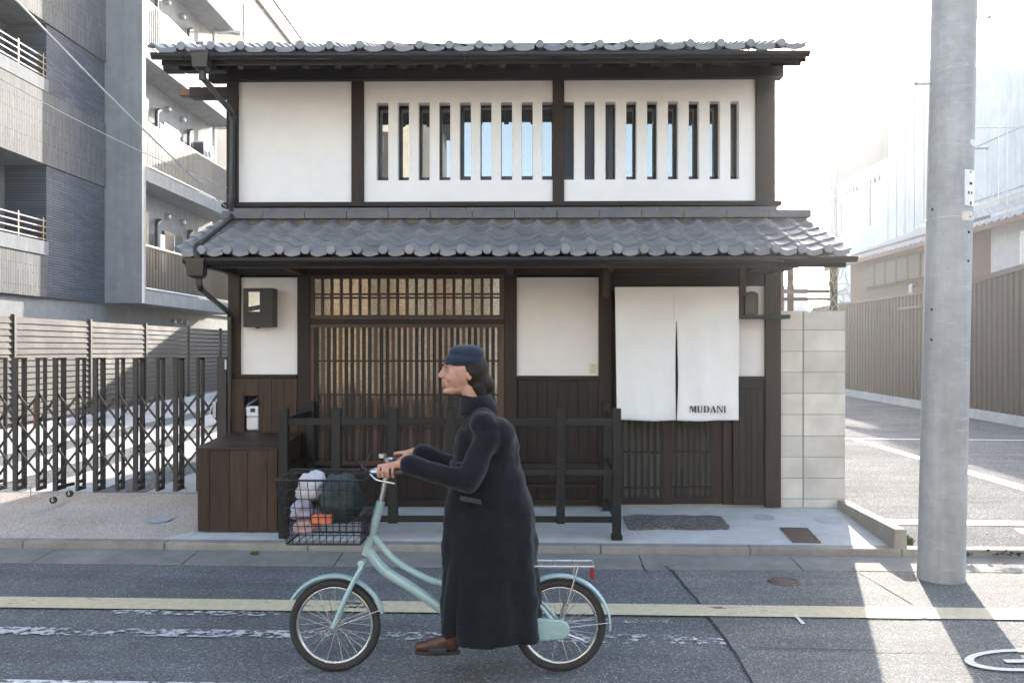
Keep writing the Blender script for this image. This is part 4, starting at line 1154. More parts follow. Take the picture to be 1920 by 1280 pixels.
for px in (57.5, 348): 
    c_ = W(px, 935, YG+.02); MB().tube([c_-Vector((0,0,.0)), c_+Vector((0,0,.12))], .006, 6).build('drop_rod', M['steel'], gate)
# post with red cap behind gate, small red pegs
o = MB().tube([W(65,800,10.2), W(65,750,10.2)], .016, 8).build('marker_stake', plain('rust_brown_stake', (.22, .09, .05), .6)); tag(o, 'thin brown marker stake standing behind the folding gate', 'stake')

# louvred fence
XF = -8.5
lf = thing('louvred_fence', 'bronze louvred fence along the driveway below the apartments', 'fence', (XF, 17, .3))
def fy(px): return XF/((math.tan(math.atan((px-960)/FP)-YAW))) if True else 0
def dirx(px): u = (px-960)/FP; return (u*math.cos(YAW)-math.sin(YAW))/(math.cos(YAW)+u*math.sin(YAW))
def Yat(px, X): return X/dirx(px)
ft = 2.235
pys = [Yat(p_, XF) for p_ in (25, 168, 272, 353, 413)]
ally = [pys[0]-2*2.2, pys[0]-2.2] + pys + [pys[-1]+2.3, pys[-1]+4.6]
def fbase(y): return drive_z(y)+.10
for y_ in ally:
    bx('post', M['bronze'], lf, XF-.03, XF+.04, y_-.03, y_+.03, drive_z(y_), ft+.03)
for ya, yb in zip(ally, ally[1:]):
    zlow = fbase(yb)+.05; n = 17; 
    me = MB().hexa([(-.008,ya+.03,-.046),(.014,ya+.03,-.052),(.014,yb-.03,-.052),(-.008,yb-.03,-.046),(-.022,ya+.03,.040),(-.010,ya+.03,.046),(-.010,yb-.03,.046),(-.022,yb-.03,.040)]).mesh('louvre', M['louvre'])
    for k in range(n):
        z_ = ft-.06-k*.1035
        if z_ < zlow: break
        put('louvre', me, lf, (XF+.01, 0, z_))
tag(MB().hexa([(XF-.12,8.9,0),(XF+.14,8.9,0),(XF+.14,36,.2),(XF-.12,36,.2),(XF-.12,8.9,drive_z(8.9)+.12),(XF+.14,8.9,drive_z(8.9)+.12),(XF+.14,36,drive_z(36)+.12),(XF-.12,36,drive_z(36)+.12)]).build('fence_kerb', M['concrete']),
    'low concrete kerb under the louvred fence', 'kerb')

# ================================================================== apartment building
apt = thing('apartment_building', 'grey multi storey apartment building with tiled walls and balconies on the left', 'apartment building', (-11, 20, 0))
XA, XB2, XI = -9.88, -9.0, -10.75
YC = 19.8; YD = 26.4
H = 15.3; f1 = 2.76; st = 2.91
levels = [f1+st*k for k in range(5)]
def yp(px, X): return Yat(px, X)
# core and rough ground floor
bx('ground_floor_wall', M['aptrough'], apt, -18, XA-.10, 9.0, 45, .1, f1)
bx('core_wall', M['apt'], apt, -18, XI, 9.0, 46, f1, H)
# section C beyond the balconies
bx('rear_section_wall', M['aptwarm'], apt, XI, XA, YD+.31, 46, f1-.0, H-.02)
bx('parapet', M['darkalu'], apt, XI, XA+.06, YD+.1, 46, H-.018, H+.10)
bx('parapet', M['aptwarm'], apt, XA+.002, XA+.10, YD+3.5, 46, H-.9, H-.70)
for k in range(4):
    for yy in (29.6, 33.5):
        z0 = levels[k]+1.0
        f_ = bx('window', M['darkalu'], apt, XA-.04, XA+.03, yy, yy+.9, z0, z0+1.25)
        bx('pane', M['glassdim'], f_, XA+.031, XA+.036, yy+.06, yy+.84, z0+.06, z0+1.19)
# tiled pier (85-190)
y0p, y1p = yp(87, XA), YC
for k in range(5):
    zlo = levels[k]; zhi = levels[k]+st
    bx('tile_wall', M['htile'], apt, XI, XA, y0p, y1p, (zlo if k == 0 else zlo+1.28), zhi-.21 if k < 4 else H)
    if k > 0:
        bx('pale_band', M['vtile'], apt, XI, XA+.035, 9.0, y1p-.004, zlo-.21+.006, zlo+1.274)
# ground parapet of the first balcony
bx('pale_band', M['vtile'], apt, XI, XA+.02, 9.0, y0p-.004, levels[0]-.01, levels[0]+.84)
# sills on the parapets and openings with rails (balcony A, px < 85)
for k in range(4):
    zp = levels[k]+(.845 if k == 0 else 1.278) 
    bx('sill', M['apt'], apt, XA-.12, XA+.05, 9.0, y0p-.006, zp-(.0), zp+(.28 if k == 0 else .26), .004)
    zr0 = zp+.28
    for j in range(4):
        z_ = zr0+.04+j*.125
        bx('rail', M['bronze'] if j < 4 else M['steel'], apt, XA-.04, XA+.0, 9.0, y0p-.01, z_, z_+.026)
    for yy in (y0p-.1, y0p-.95, y0p-1.9, y0p-2.9, y0p-4.2): bx('rail_post', M['bronze'], apt, XA-.045, XA-.005, yy-.02, yy+.02, zr0, zr0+.50)
    ytop = levels[k]+st-.21
    bx('soffit', M['apt'], apt, XI, XA-.01, 9.0, y0p-.006, ytop, ytop+.1)
    # balcony inner wall with dark doors
    d_ = bx('balcony_door', M['darkalu'], apt, XI+.002, XI+.06, 15.2, 17.0, levels[k], levels[k]+2.2)
    bx('pane', M['glassdim'], d_, XI+.061, XI+.066, 15.3, 16.9, levels[k]+.1, levels[k]+2.1)
    MB().tube([(XI+.35, 16.55, levels[k]), (XI+.35, 16.55, ytop)], .06, 10).build('drain_pipe', M['aptlight'], apt)
# fin wall facing the street (190-262)
bx('fin_wall', M['aptlight'], apt, XI, XB2, YC, YC+.22, f1, H-.01, .01)
for z_ in (levels[1]+.1, levels[2]+.1, levels[0]+.35, levels[3]+.1):
    bx('joint', M['apt'], apt, XI, XB2+.002, YC-.003, YC-.0005, z_-.008, z_+.008)
# stacked balconies B
XIB = -9.80
bx('recess_wall', M['aptlight'], apt, XI, XIB, YC+.22, YD+.3, f1, H-.03)
for k in range(4):
    zl = levels[k]
    bx('balcony_slab', M['aptlight'], apt, XIB, XB2, YC+.22, YD, zl, zl+.31)
    bx('top_rail', M['whitemetal'], apt, XB2-.05, XB2-.01, YC+.22, YD-.02, zl+.31+1.06, zl+.31+1.10)
    bx('bottom_rail', M['whitemetal'], apt, XB2-.05, XB2-.01, YC+.22, YD-.02, zl+.31+.05, zl+.31+.08)
    if k < 3:
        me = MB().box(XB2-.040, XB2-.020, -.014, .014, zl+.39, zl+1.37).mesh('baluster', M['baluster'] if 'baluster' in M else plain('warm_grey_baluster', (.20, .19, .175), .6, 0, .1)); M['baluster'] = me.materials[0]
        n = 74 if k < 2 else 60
        if k == 0: me.materials[0] = M['bronze']  # lowest row gets a darker material, its shade put into the colour
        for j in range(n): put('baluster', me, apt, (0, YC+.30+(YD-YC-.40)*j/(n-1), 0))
    else:
        bx('balcony_panel', M['whitemetal'], apt, XB2-.04, XB2-.02, YC+.25, YD-.04, zl+.39, zl+1.37)
    bx('privacy_screen', M['whitemetal'], apt, XIB+.02, XB2-.15, YC+3.3, YC+3.34, zl+.35, zl+2.2) if k == 3 else None
    # recessed wall openings
    for (ya, yb, za, zb3, nm) in ((20.95, 21.8, .31, 2.45, 'balcony_door'), (22.75, 24.0, 1.0, 2.1, 'window')):
        f_ = bx(nm, M['darkalu'], apt, XIB+.002, XIB+.07, ya, yb, zl+za, zl+zb3)
        if nm == 'window':
            bx('pane', M['glassdim'], f_, XIB+.071, XIB+.076, ya+.06, (ya+yb)/2-.02, zl+za+.06, zl+zb3-.06)
            bx('pane', M['glassdim'], f_, XIB+.071, XIB+.076, (ya+yb)/2+.02, yb-.06, zl+za+.06, zl+zb3-.06)
            bx('sash_rail', M['whitemetal'], f_, XIB+.072, XIB+.082, (ya+yb)/2-.02, (ya+yb)/2+.02, zl+za+.05, zl+zb3-.05)
    for yy in (22.05, 24.15):
        MB().tube(smoothpath([(XIB+.16, yy, zl+1.0), (XIB+.16, yy, zl+2.2), (XIB+.16, yy+.28, zl+2.32), (XIB+.0, yy+.35, zl+2.32)], .08), .05, 8).build('pipe_duct', M['black'], apt)
    b = MB().box(XIB+.0, XIB+.2, 22.2, 22.5, zl+1.55, zl+1.95); b.build('water_heater', M['whitemetal'], apt, .01)
    b = MB().box(XIB+.0, XIB+.22, 22.2, 22.55, zl+.95, zl+1.45); b.build('water_heater', M['whitemetal'], apt, .01)
    for yy, z_ in ((23.0, 2.52), (24.0, 2.52)):
        b = MB().tube([(XIB, yy, zl+z_), (XIB+.09, yy, zl+z_)], .085, 12); b.sphere((XIB+.09, yy, zl+z_), (.05, .085, .085), 10, 6); b.build('vent_hood', M['steel'], apt)
    MB().tube([(XIB+.25, 25.9, zl+.31), (XIB+.25, 25.9, zl+st)], .055, 10).build('drain_pipe', M['steel'], apt)
    b = MB().tube(smoothpath([(XIB+.25, 25.9, zl+st-.12), (XIB+.7, 25.9, zl+st-.12), (XIB+.95, 26.1, zl+st-.1)], .08), .07, 10); b.build('drain_elbow', M['steel'], apt)
bx('balcony_slab', M['aptlight'], apt, XIB, XB2, YC+.22, YD, levels[4], levels[4]+.31)
# AC units are their own things
lb = ['lowest', 'second lowest', 'third lowest', 'topmost']
for k in range(4):
    zl = levels[k]+.31
    ac = thing('air_conditioner', f'white outdoor air conditioner unit on the {lb[k]} balcony of the right stack', 'air conditioner', (XIB+.4, 24.9, zl+1.15), 'air conditioners on the balconies')
    z0 = zl+1.18
    MB().box(XIB+.04, XIB+.38, 24.75, 25.5, z0, z0+.6).build('case', M['whitemetal'], ac, .01)
    rr = .22; c_ = Vector((XIB+.383, 25.02, z0+.3)); b = MB()
    for j in range(4): b.tube([c_+Vector((0, rr*(j+1)/4*math.cos(t*math.pi/10), rr*(j+1)/4*math.sin(t*math.pi/10))) for t in range(20)], .006, 4, True)
    b.build('fan_grille', M['darkalu'], ac)
    bx('front_plate', M['darkalu'], ac, XIB+.06, XIB+.36, 24.744, 24.749, z0+.04, z0+.56)
    for yy in (24.85, 25.4): bx('bracket', M['steel'], ac, XIB, XIB+.45, yy-.02, yy+.02, z0-.03, z0-.001)
# service details on the ground floor wall
for k, px in enumerate((321, 333, 343)):
    yy = Yat(px, XA-.1); b = MB().tube([(XA-.10, yy, 2.48), (XA+.0, yy, 2.48)], .05, 10); b.sphere((XA+.0, yy, 2.46), (.05, .06, .08), 10, 6); b.build('vent_hood', M['steel'], apt)

# ================================================================== overhead wires
def wire(pts, r, m, label):
    o = MB().tube(pts, r, 6).build('overhead_wire', m); tag(o, label, 'wire')
def sag(a, b_, s_, n=22): return [Vector(a).lerp(Vector(b_), i/n) - Vector((0,0,s_*4*(i/n)*(1-i/n))) for i in range(n+1)]
cw = plain('pale_cable', (.62, .62, .60), .5); 
wire(sag(W(-60,-95,4.6), W(424,388,8.05), .04), .0065, cw, 'thicker pale service cable slanting from the upper left to the house corner')
wire(sag(W(-40,125,6.0), W(426,352,8.06), .05), .0035, cw, 'thinner pale cable running low across the apartment to the house corner')

# ================================================================== RIGHT: brown fence and buildings
XW = 9.67
bf = thing('corrugated_fence', 'tall brown corrugated metal fence along the car park', 'fence', (XW, 20, .2))
bfm = plain('brown_cladding', (.062, .046, .041), .55, 0, .12, 1.2, .1, .3)
def cfence(y0, y1, zt0, zt1, lab):
    n = int(round((y1-y0)/.2)); w_ = (y1-y0)/n
    for k in range(n):
        ya = y0+k*w_; z_ = zt0+(zt1-zt0)*(k+.5)/n
        b = MB()
        prof = [(0, 0), (.10, 0), (.115, -.03), (.185, -.03), (.2, 0)]
        fr_ = [(XW+b2, ya+a*w_/.2) for a, b2 in prof]; bk = [(XW+.045, ya+w_), (XW+.045, ya)]
        pl = fr_+bk
        zb_ = lot_z(ya)+.20
        b.prism(pl, lambda p_, q_, d: (p_, q_, d), zb_, z_)
        b.build('cladding_panel', bfm, bf)
cfence(19.4, 29.2, 3.04, 3.03, ''); cfence(13.4, 19.4, 3.45, 3.05, '')
MB().hexa([(XW-.06,13.4,3.45),(XW+.09,13.4,3.45),(XW+.09,19.4,3.05),(XW-.06,19.4,3.05),(XW-.06,13.4,3.56),(XW+.09,13.4,3.56),(XW+.09,19.4,3.16),(XW-.06,19.4,3.16)]).build('coping', bfm, bf)
bx('coping', M['bronze'], bf, XW-.06, XW+.09, 19.402, 29.2, 3.04, 3.10)
tag(MB().hexa([(XW-.08,12,0),(XW+.14,12,0),(XW+.14,32,.1),(XW-.08,32,.1),(XW-.08,12,lot_z(12)+.2),(XW+.14,12,lot_z(12)+.2),(XW+.14,32,lot_z(32)+.2),(XW-.08,32,lot_z(32)+.2)]).build('fence_footing', M['concrete']),
    'pale concrete footing under the brown fence', 'footing')
# shed roof / small box projecting on the fence
bx('hood', M['bronze'], bf, XW-.10, XW+.25, Yat(1735, XW), Yat(1690, XW), 2.70, 2.76)
# neighbour house behind the fence
nh = thing('neighbour_house', 'older two storey house with tiled roof and reddish wooden upper floor behind the brown fence', 'house', (12, 22, .3))
red = wood('faded_red_wood', (.12, .068, .064), 'z', .7, .2, .1, False)
bx('wall', red, nh, 10.55, 15, 19.6, 28.0, .3, 4.75)
bx('wall', M['corr'] if 'corr' in M else plain('grey_siding', (.42, .44, .46), .6, .1, .1), nh, 10.55, 15, 13.5, 19.595, .3, 4.75)
bx('lower_roof_edge', M['fartile'], nh, 9.95, 10.55, 19.9, 28.2, 3.05, 3.14)
bx('window_band', M['post'], nh, 10.50, 10.56, 21.3, 26.6, 3.52, 4.30)
n = 7
for k in range(n):
    ya = 21.35+k*.745; w_ = bx('window', M['post'], nh, 10.44, 10.499, ya, ya+.70, 3.58, 4.24)
    for j in range(3): bx('pane', M['dullglass'], w_, 10.432, 10.438, ya+.05, ya+.65, 3.62+j*.205, 3.80+j*.205)
w_ = bx('window', M['whitemetal'], nh, 10.49, 10.55, 17.55, 18.35, 3.1, 4.2); bx('pane', M['glassdim'], w_, 10.482, 10.488, 17.62, 18.28, 3.17, 4.13)
bx('corner_post', red, nh, 10.46, 10.549, 17.0, 17.25, .3, 4.7)
me = MB().box(10.505, 10.548, 0, .06, .4, 4.6).mesh('siding_rib', plain('grey_siding_rib', (.40, .42, .45), .6, .1, .1))
for k in range(24): put('siding_rib', me, nh, (0, 13.6+k*.14, 0))
MB().tube(smoothpath([(10.42, 16.95, 4.55), (10.42, 16.9, 4.0), (10.42, 17.1, 3.1)], .1), .035, 8).build('downpipe', M['whitemetal'], nh)
MB().tube(smoothpath([(10.40, 23.3, 3.1), (10.40, 23.3, 3.42), (10.55, 23.3, 3.46)], .06), .06, 8).build('flue', M['steel'], nh)
# its tiled roof (pitch rises away from the car park)
rf = put('roof', None, nh, (10.2, 20, 4.45)); rf['label'] = 'grey tiled roof of the neighbour house'
sl_ = .40
MB().hexa([(10.15,13.2,4.38),(13.4,13.2,4.38+sl_*3.25),(13.4,29.3,4.38+sl_*3.25),(10.15,29.3,4.38),(10.15,13.2,4.44),(13.4,13.2,4.44+sl_*3.25),(13.4,29.3,4.44+sl_*3.25),(10.15,29.3,4.44)]).build('roof_boarding', red, rf)
wt = .30; b = MB(); ln = []
# rows as joined field, profile along y
P = tile_profile(wt, .035, .04, 6)
for r_ in range(11):
    xa = 10.12+r_*.30; xb = xa+.31; za = 4.475+sl_*(xa-10.15)+.03; zc = 4.475+sl_*(xb-10.15)
    line = [(29.3-k*wt-y_, z_) for k in range(51) for y_, z_ in P[:-1]]
    vs = [(xa, y_, z_+za) for y_, z_ in line]+[(xb, y_, z_+zc) for y_, z_ in line]+[(xa, y_, z_+za-.03) for y_, z_ in line]; m_ = len(line)
    b.add(vs, [(i_, i_+1, m_+i_+1, m_+i_) for i_ in range(m_-1)]+[(i_, i_+1, 2*m_+i_+1, 2*m_+i_) for i_ in range(m_-1)], True)
tag(b.build('tile_field', M['fartile'], rf), kind='stuff')
MB().hexa([(13.3,13.2,5.74),(13.5,13.2,5.74),(13.5,29.3,5.74),(13.3,29.3,5.74),(13.3,13.2,5.92),(13.5,13.2,5.92),(13.5,29.3,5.92),(13.3,29.3,5.92)]).build('ridge', M['fartile'], rf)
bx('eave_board', red, rf, 10.12, 10.16, 13.2, 29.3, 4.33, 4.45)
# antenna on its roof
def antenna(base, h, n, lab, span=.5):
    t = thing('tv_antenna', lab, 'antenna', base, None)
    B_ = Vector(base); m_ = M['steel']
    MB().tube([B_, B_+Vector((0,0,h))], .018, 6).build('mast', m_, t)
    MB().tube([B_+Vector((-span,0,h-.1)), B_+Vector((span*1.2,0,h-.1))], .012, 6).build('boom', m_, t)
    for k in range(n):
        x_ = -span+k*(2.2*span)/(n-1); q = B_+Vector((x_, 0, h-.1)); L_ = .18+.03*k
        MB().tube([q-Vector((0,L_,0)), q+Vector((0,L_,0))], .007, 5).build('element', m_, t)
    for a in (-1, 1): MB().tube([B_+Vector((a*.25,0,0)), B_+Vector((0,0,.45))], .010, 5).build('stay', m_, t)
a = Vector((12.4, Yat(1888, 12.4), 5.40)); antenna(a, 2.1, 9, 'fishbone television antenna on the near end of the neighbour roof', .8)
a = Vector((13.4, Yat(1872, 13.4), 5.9)); antenna(a, 6.6, 3, 'tall thin mast antenna rising above the neighbour roof', .7)
# far pale buildings
def farb(name, label, x0, x1, y0, y1, z1, m, dark=None):
    t = thing(name, label, 'building', (x0, y0, 0)); bx('wall', M[m], t, x0, x1, y0, y1, -.2, z1 if not dark else dark)
    if dark: bx('roof_cladding', M['fardark'], t, x0+.02, x1, y0+.02, y1, dark, z1)
    return t
X1 = 20.6
yA, yB = Yat(1664, X1), Yat(1566, X1)
t = farb('pale_building', 'pale building with a dark upper storey behind the slim pole', X1, 34, yA+.0, yB, CZ+(HY-238)/FP*yA, 'far', CZ+(HY-298)/FP*yA)
for px, py, w_, h_ in ((1574, 412, .7, 2.0), (1630, 384, .35, 2.6)):
    Y_ = Yat(px, X1); z_ = CZ+(HY-py)/FP*Y_; f_ = bx('window', M['darkalu'], t, X1-.05, X1+.02, Y_-w_/2, Y_+w_/2, z_-h_/2, z_+h_/2); bx('pane', M['glassdim'], f_, X1-.056, X1-.051, Y_-w_/2+.1, Y_+w_/2-.1, z_-h_/2+.1, z_+h_/2-.1)
for px, py in ((1586, 364), (1593, 361), (1600, 358.5), (1606, 356), (1626, 346), (1632, 344), (1640, 341), (1648, 337)):
    Y_ = Yat(px, X1); z_ = CZ+(HY-py)/FP*Y_; bx('vent', M['darkalu'], t, X1-.08, X1, Y_-.16, Y_+.16, z_-.14, z_+.14)
X2 = 19.6; y2a, y2b = Yat(1666, X2), Yat(1752, X2); y2c = Yat(2050, X2)
t = farb('pale_building', 'tall pale windowless building left of the concrete pole', X2, 33, y2b, y2a, CZ+(HY-190)/FP*y2a, 'far')
for k in range(5): bx('seam', M['aptlight'], t, X2-.012, X2-.001, y2b+(y2a-y2b)*k/5, y2b+(y2a-y2b)*k/5+.06, 0, CZ+(HY-190)/FP*y2a-.01)
t = farb('pale_building', 'large pale stepped building right of the concrete pole', X2+.3, 33, y2c, y2b-.05, CZ+(HY-130)/FP*Yat(1920, X2), 'far')
for z_ in (5.5, 8.2, 10.6): bx('seam', M['aptlight'], t, X2+.288, X2+.299, y2c, y2b-.06, z_, z_+.06)
X3 = 17.0
t = farb('low_far_building', 'low pale building closing the far end of the car park', 5.5, 19.0, 58, 66, 6.0, 'far')

# opposite side of the street (seen in the window reflections and giving the real bounce light)
op = thing('opposite_house', 'cream plastered house across the street that the windows reflect', 'house', (-8, -4, 0))
cream = concrete('cream_render', (.50, .49, .45), .8, True); 
bx('wall', cream, op, -14, -2.7, -12, -4.2, 0, 8.8); bx('roof', M['tile'], op, -14.4, -2.3, -12.4, -3.7, 8.8, 9.05)
for k in range(5):
    for z0 in (1.0, 5.6):
        f_ = bx('window', M['darkalu'], op, -13+k*2.1, -11.8+k*2.1, -4.2, -4.15, z0, z0+1.4); bx('pane', M['glassdim'], f_, -12.9+k*2.1, -11.9+k*2.1, -4.15, -4.145, z0+.1, z0+1.3)
op = thing('opposite_shop', 'low tan shop house across the street from the townhouse', 'house', (3, -4, 0))
bx('wall', concrete('tan_render', (.48, .38, .27), .8, True), op, -2.5, 9, -12, -4.2, 0, 4.3); bx('roof', M['tile'], op, -2.65, 9.3, -12.3, -3.8, 4.3, 4.5)
for k in range(4): bx('window', M['darkalu'], op, -1.6+k*2.6, .2+k*2.6, -4.2, -4.15, .9, 2.6)
tag(struct(MB().add([(-60,-1.6,.1),(60,-1.6,.1),(60,-14,.12),(-60,-14,.12)], [(0,1,2,3)]).build('opposite_pavement', M['kerb'])), 'pavement on the far side of the street')

# unseen low block and tower, added behind the townhouse to shade fence and balconies
bb_ = thing('rear_shade_block', 'unseen low building added behind the townhouse to shade the fence', 'building', (-3, 28, 0))
bx('wall', M['aptlight'], bb_, -6.4, 3.5, 28, 36, .1, 4.5)
bx('roof', M['tile'], bb_, -6.39, 3.7, 27.8, 36.2, 4.5, 4.62)
bx('shade_tower', M['aptlight'], bb_, -8.3, -6.41, 28, 29.6, .1, 8.7)
# hazy low winter air
hz = N('morning_haze'); hz.t.nodes.remove(hz.p)
pv = hz.new('VolumePrincipled'); pv.inputs['Color'].default_value = (.93, .96, 1, 1); pv.inputs['Density'].default_value = .0011; pv.inputs['Anisotropy'].default_value = .62
hz.link(pv.outputs[0], hz.out.inputs['Volume'])
tag(MB().box(-60, 75, -16, 75, -1.4, 24).build('haze', hz.m), 'thin bright winter haze over the street', None, None, 'stuff')


# ================================================================== BICYCLE
YBK = 4.45
def B(px, py, dy=0.0): return W(px, py, YBK+dy)
bike = thing('bicycle', 'mint green small wheeled city bicycle with a loaded front basket ridden past the house', 'bicycle', B(840, 1258))
def wheel(c, nm):
    w_ = put('wheel', None, bike, c); w_['label'] = nm; WLOC[w_.name] = c
    R_ = .240
    def circ(r_, n=56, dy=0): return [c+Vector((r_*math.cos(2*math.pi*k/n), dy, r_*math.sin(2*math.pi*k/n))) for k in range(n)]
    MB().tube(circ(R_-.020), .021, 12, True).build('tyre', M['rubber'], w_)
    b = MB(); b.tube(circ(R_-.043), .010, 8, True).build('rim', M['alu'], w_)
    b = MB()
    for k in range(28):
        a = 2*math.pi*k/28; sd_ = (-1)**k; t = a+.32*(1 if k % 4 < 2 else -1)
        b.tube([c+Vector((.022*math.cos(t), sd_*.028, .022*math.sin(t))), c+Vector(((R_-.045)*math.cos(a), 0, (R_-.045)*math.sin(a)))], .0014, 4)
    tag(b.build('spokes', M['alu'], w_), kind='stuff')
    b = MB().tube([c-Vector((0,.045,0)), c+Vector((0,.045,0))], .016, 12); b.tube([c-Vector((0,.032,0)), c-Vector((0,.027,0))], .026, 14); b.tube([c+Vector((0,.027,0)), c+Vector((0,.032,0))], .026, 14)
    b.build('hub', M['alu'], w_)
    return c
cf = wheel(B(628, 1171), 'front wheel'); crr = wheel(B(1049, 1171), 'rear wheel')
mint = M['mint']
def tb(name, pts, r_, m=mint, n=12): return MB().tube(pts, r_, n).build(name, m, bike)
def fender(c, a0, a1):
    R_ = .262; n = 30; rg = []
    for k in range(n+1):
        a = R(a0+(a1-a0)*k/n); o = Vector((math.cos(a), 0, math.sin(a)))
        rg.append([c+o*(R_-.006)+Vector((0,-.030,0)), c+o*(R_+.002)+Vector((0,-.024,0)), c+o*(R_+.008), c+o*(R_+.002)+Vector((0,.024,0)), c+o*(R_-.006)+Vector((0,.030,0)), c+o*(R_+.004)])
    MB().loft(rg, True, True).build('mudguard', mint, bike)
fender(cf, 15, 150); fender(crr, -5, 165)
htop, hbot = B(714, 940), B(686, 1040)
crown = B(682, 1052)
tb('head_tube', [htop, hbot], .023)
for s_ in (-1, 1):
    tb('fork_blade', smoothpath([crown+Vector((0, s_*.02, 0)), crown+Vector((-.01, s_*.045, -.03)), B(652, 1110, s_*.047), cf+Vector((0, s_*.050, 0))], .05), .013)
    tb('mudguard_stay', [cf+Vector((0, s_*.05, 0)), cf+Vector((.262*math.cos(R(20)), s_*.03, .262*math.sin(R(20))))], .003, M['alu'], 6)
    tb('mudguard_stay', [crr+Vector((0, s_*.055, 0)), crr+Vector((.262*math.cos(R(5)), s_*.03, .262*math.sin(R(5))))], .003, M['alu'], 6)
tb('fork_crown', [B(676, 1056, -.04), B(676, 1056, .04)], .016)
bb = B(868, 1170); st_top = B(930, 1000)
tb('down_tube', smoothpath([B(690, 1030), B(715, 1066), B(790, 1112), bb], .12), .027)
tb('top_tube', smoothpath([B(698, 1002), B(740, 1052), B(820, 1095), B(900, 1092)], .12), .017)
tb('seat_tube', [bb, st_top], .020)
for s_ in (-1, 1):
    tb('seat_stay', [B(922, 1030, s_*.02), crr+Vector((0, s_*.06, 0))], .010)
    tb('chain_stay', [bb+Vector((0, s_*.03, 0)), crr+Vector((0, s_*.06, 0))], .011)
tb('bottom_bracket', [bb-Vector((0,.05,0)), bb+Vector((0,.05,0))], .028)
# chain case
n = 24
pl = [(bb.x-.085*math.cos(R(a)) if False else bb.x+.085*math.cos(R(a)), bb.z+.085*math.sin(R(a))) for a in range(80, 281, 20)] + [(crr.x+.050*math.cos(R(a)), crr.z+.050*math.sin(R(a))) for a in range(-80, 81, 20)]
MB().prism(pl, lambda p_, q_, d: (p_, d, q_), YBK-.085, YBK-.060).build('chain_case', mint, bike, .006)
# cranks and pedals (near one low and forward)
pn = B(824, 1207, -.10); pf = B(914, 1134, .10)
tb('crank', [bb+Vector((0,-.092,0)), pn+Vector((0,.012,0))], .010, M['alu']); tb('crank', [bb+Vector((0,.07,0)), pf+Vector((0,-.012,0))], .010, M['alu'])
for p_, s_ in ((pn, -1), (pf, 1)):
    MB().box(p_.x-.045, p_.x+.045, p_.y+s_*.10, p_.y, p_.z-.012, p_.z+.012).build('pedal', M['rubber'], bike, .004)
tb('kickstand', [B(1040, 1180, -.07), B(1095, 1200, -.08)], .008, M['alu'])
tb('seat_post', [st_top, B(939, 972)], .013, M['alu'])
# saddle
sd0 = B(950, 962); rg = []
for k in range(9):
    t = k/8; x_ = sd0.x-.15+.28*t; w_ = .018+.085*max(0, (t-.25)/.75)**1.3; h_ = .02+.02*t
    rg.append([(x_, YBK+w_*math.cos(2*math.pi*j/14), sd0.z+.012*t+h_*math.sin(2*math.pi*j/14)) for j in range(14)])
MB().loft(rg).build('saddle', plain('dark_saddle', (.03,.025,.022), .5), bike)
# carrier
cz0 = B(1050, 1056).z
cx0, cx1 = B(968, 1056).x, B(1112, 1056).x
for s_ in (-1, 1):
    tb('carrier_rail', [(cx0, YBK+s_*.06, cz0), (cx1, YBK+s_*.06, cz0)], .006, M['alu'], 8)
    tb('carrier_stay', [(cx1-.08, YBK+s_*.06, cz0), crr+Vector((0, s_*.065, 0))], .006, M['alu'], 8)
for k in range(5): tb('carrier_bar', [(cx0+(cx1-cx0)*k/4, YBK-.06, cz0), (cx0+(cx1-cx0)*k/4, YBK+.06, cz0)], .005, M['alu'], 8)
MB().box(cx1-.015, cx1+.004, YBK-.03, YBK+.03, cz0-.07, cz0-.02).build('rear_reflector', plain('red_reflector', (.35, .02, .02), .2), bike, .004)
# handlebar
GX = -.69; GZ = 1.075
stem_top = B(728, 872)
tb('stem', [htop, stem_top], .014, M['alu'])
gn, gf = Vector((GX, 4.205, GZ)), Vector((GX, 4.70, GZ))
for g_, s_ in ((gn, -1), (gf, 1)):
    tb('handlebar', smoothpath([stem_top, stem_top+Vector((-.02, s_*.12, .0)), Vector((GX-.10, g_.y, GZ)), Vector((GX+.06, g_.y-s_*.004, GZ))], .06), .011, M['alu'])
    MB().tube([Vector((GX-.05, g_.y, GZ)), Vector((GX+.075, g_.y, GZ))], .0155, 12).build('grip', plain('brown_grip', (.08,.045,.03), .6), bike)
    tb('brake_lever', smoothpath([Vector((GX-.085, g_.y-s_*.01, GZ-.012)), Vector((GX-.05, g_.y+s_*.03, GZ-.035)), Vector((GX+.045, g_.y+s_*.045, GZ-.05))], .02), .005, M['alu'], 8)
    tb('brake_cable', smoothpath([Vector((GX-.10, g_.y, GZ)), Vector((GX-.16, g_.y-s_*.05, GZ+.05)), Vector((GX-.17, YBK+s_*.04, GZ-.02)), htop+Vector((-.03, s_*.02, -.03))], .07), .0028, M['rubber'], 6)
tb('bell', [Vector((GX-.10, 4.66, GZ+.014)), Vector((GX-.10, 4.66, GZ+.034))], .022, M['alu'], 14)
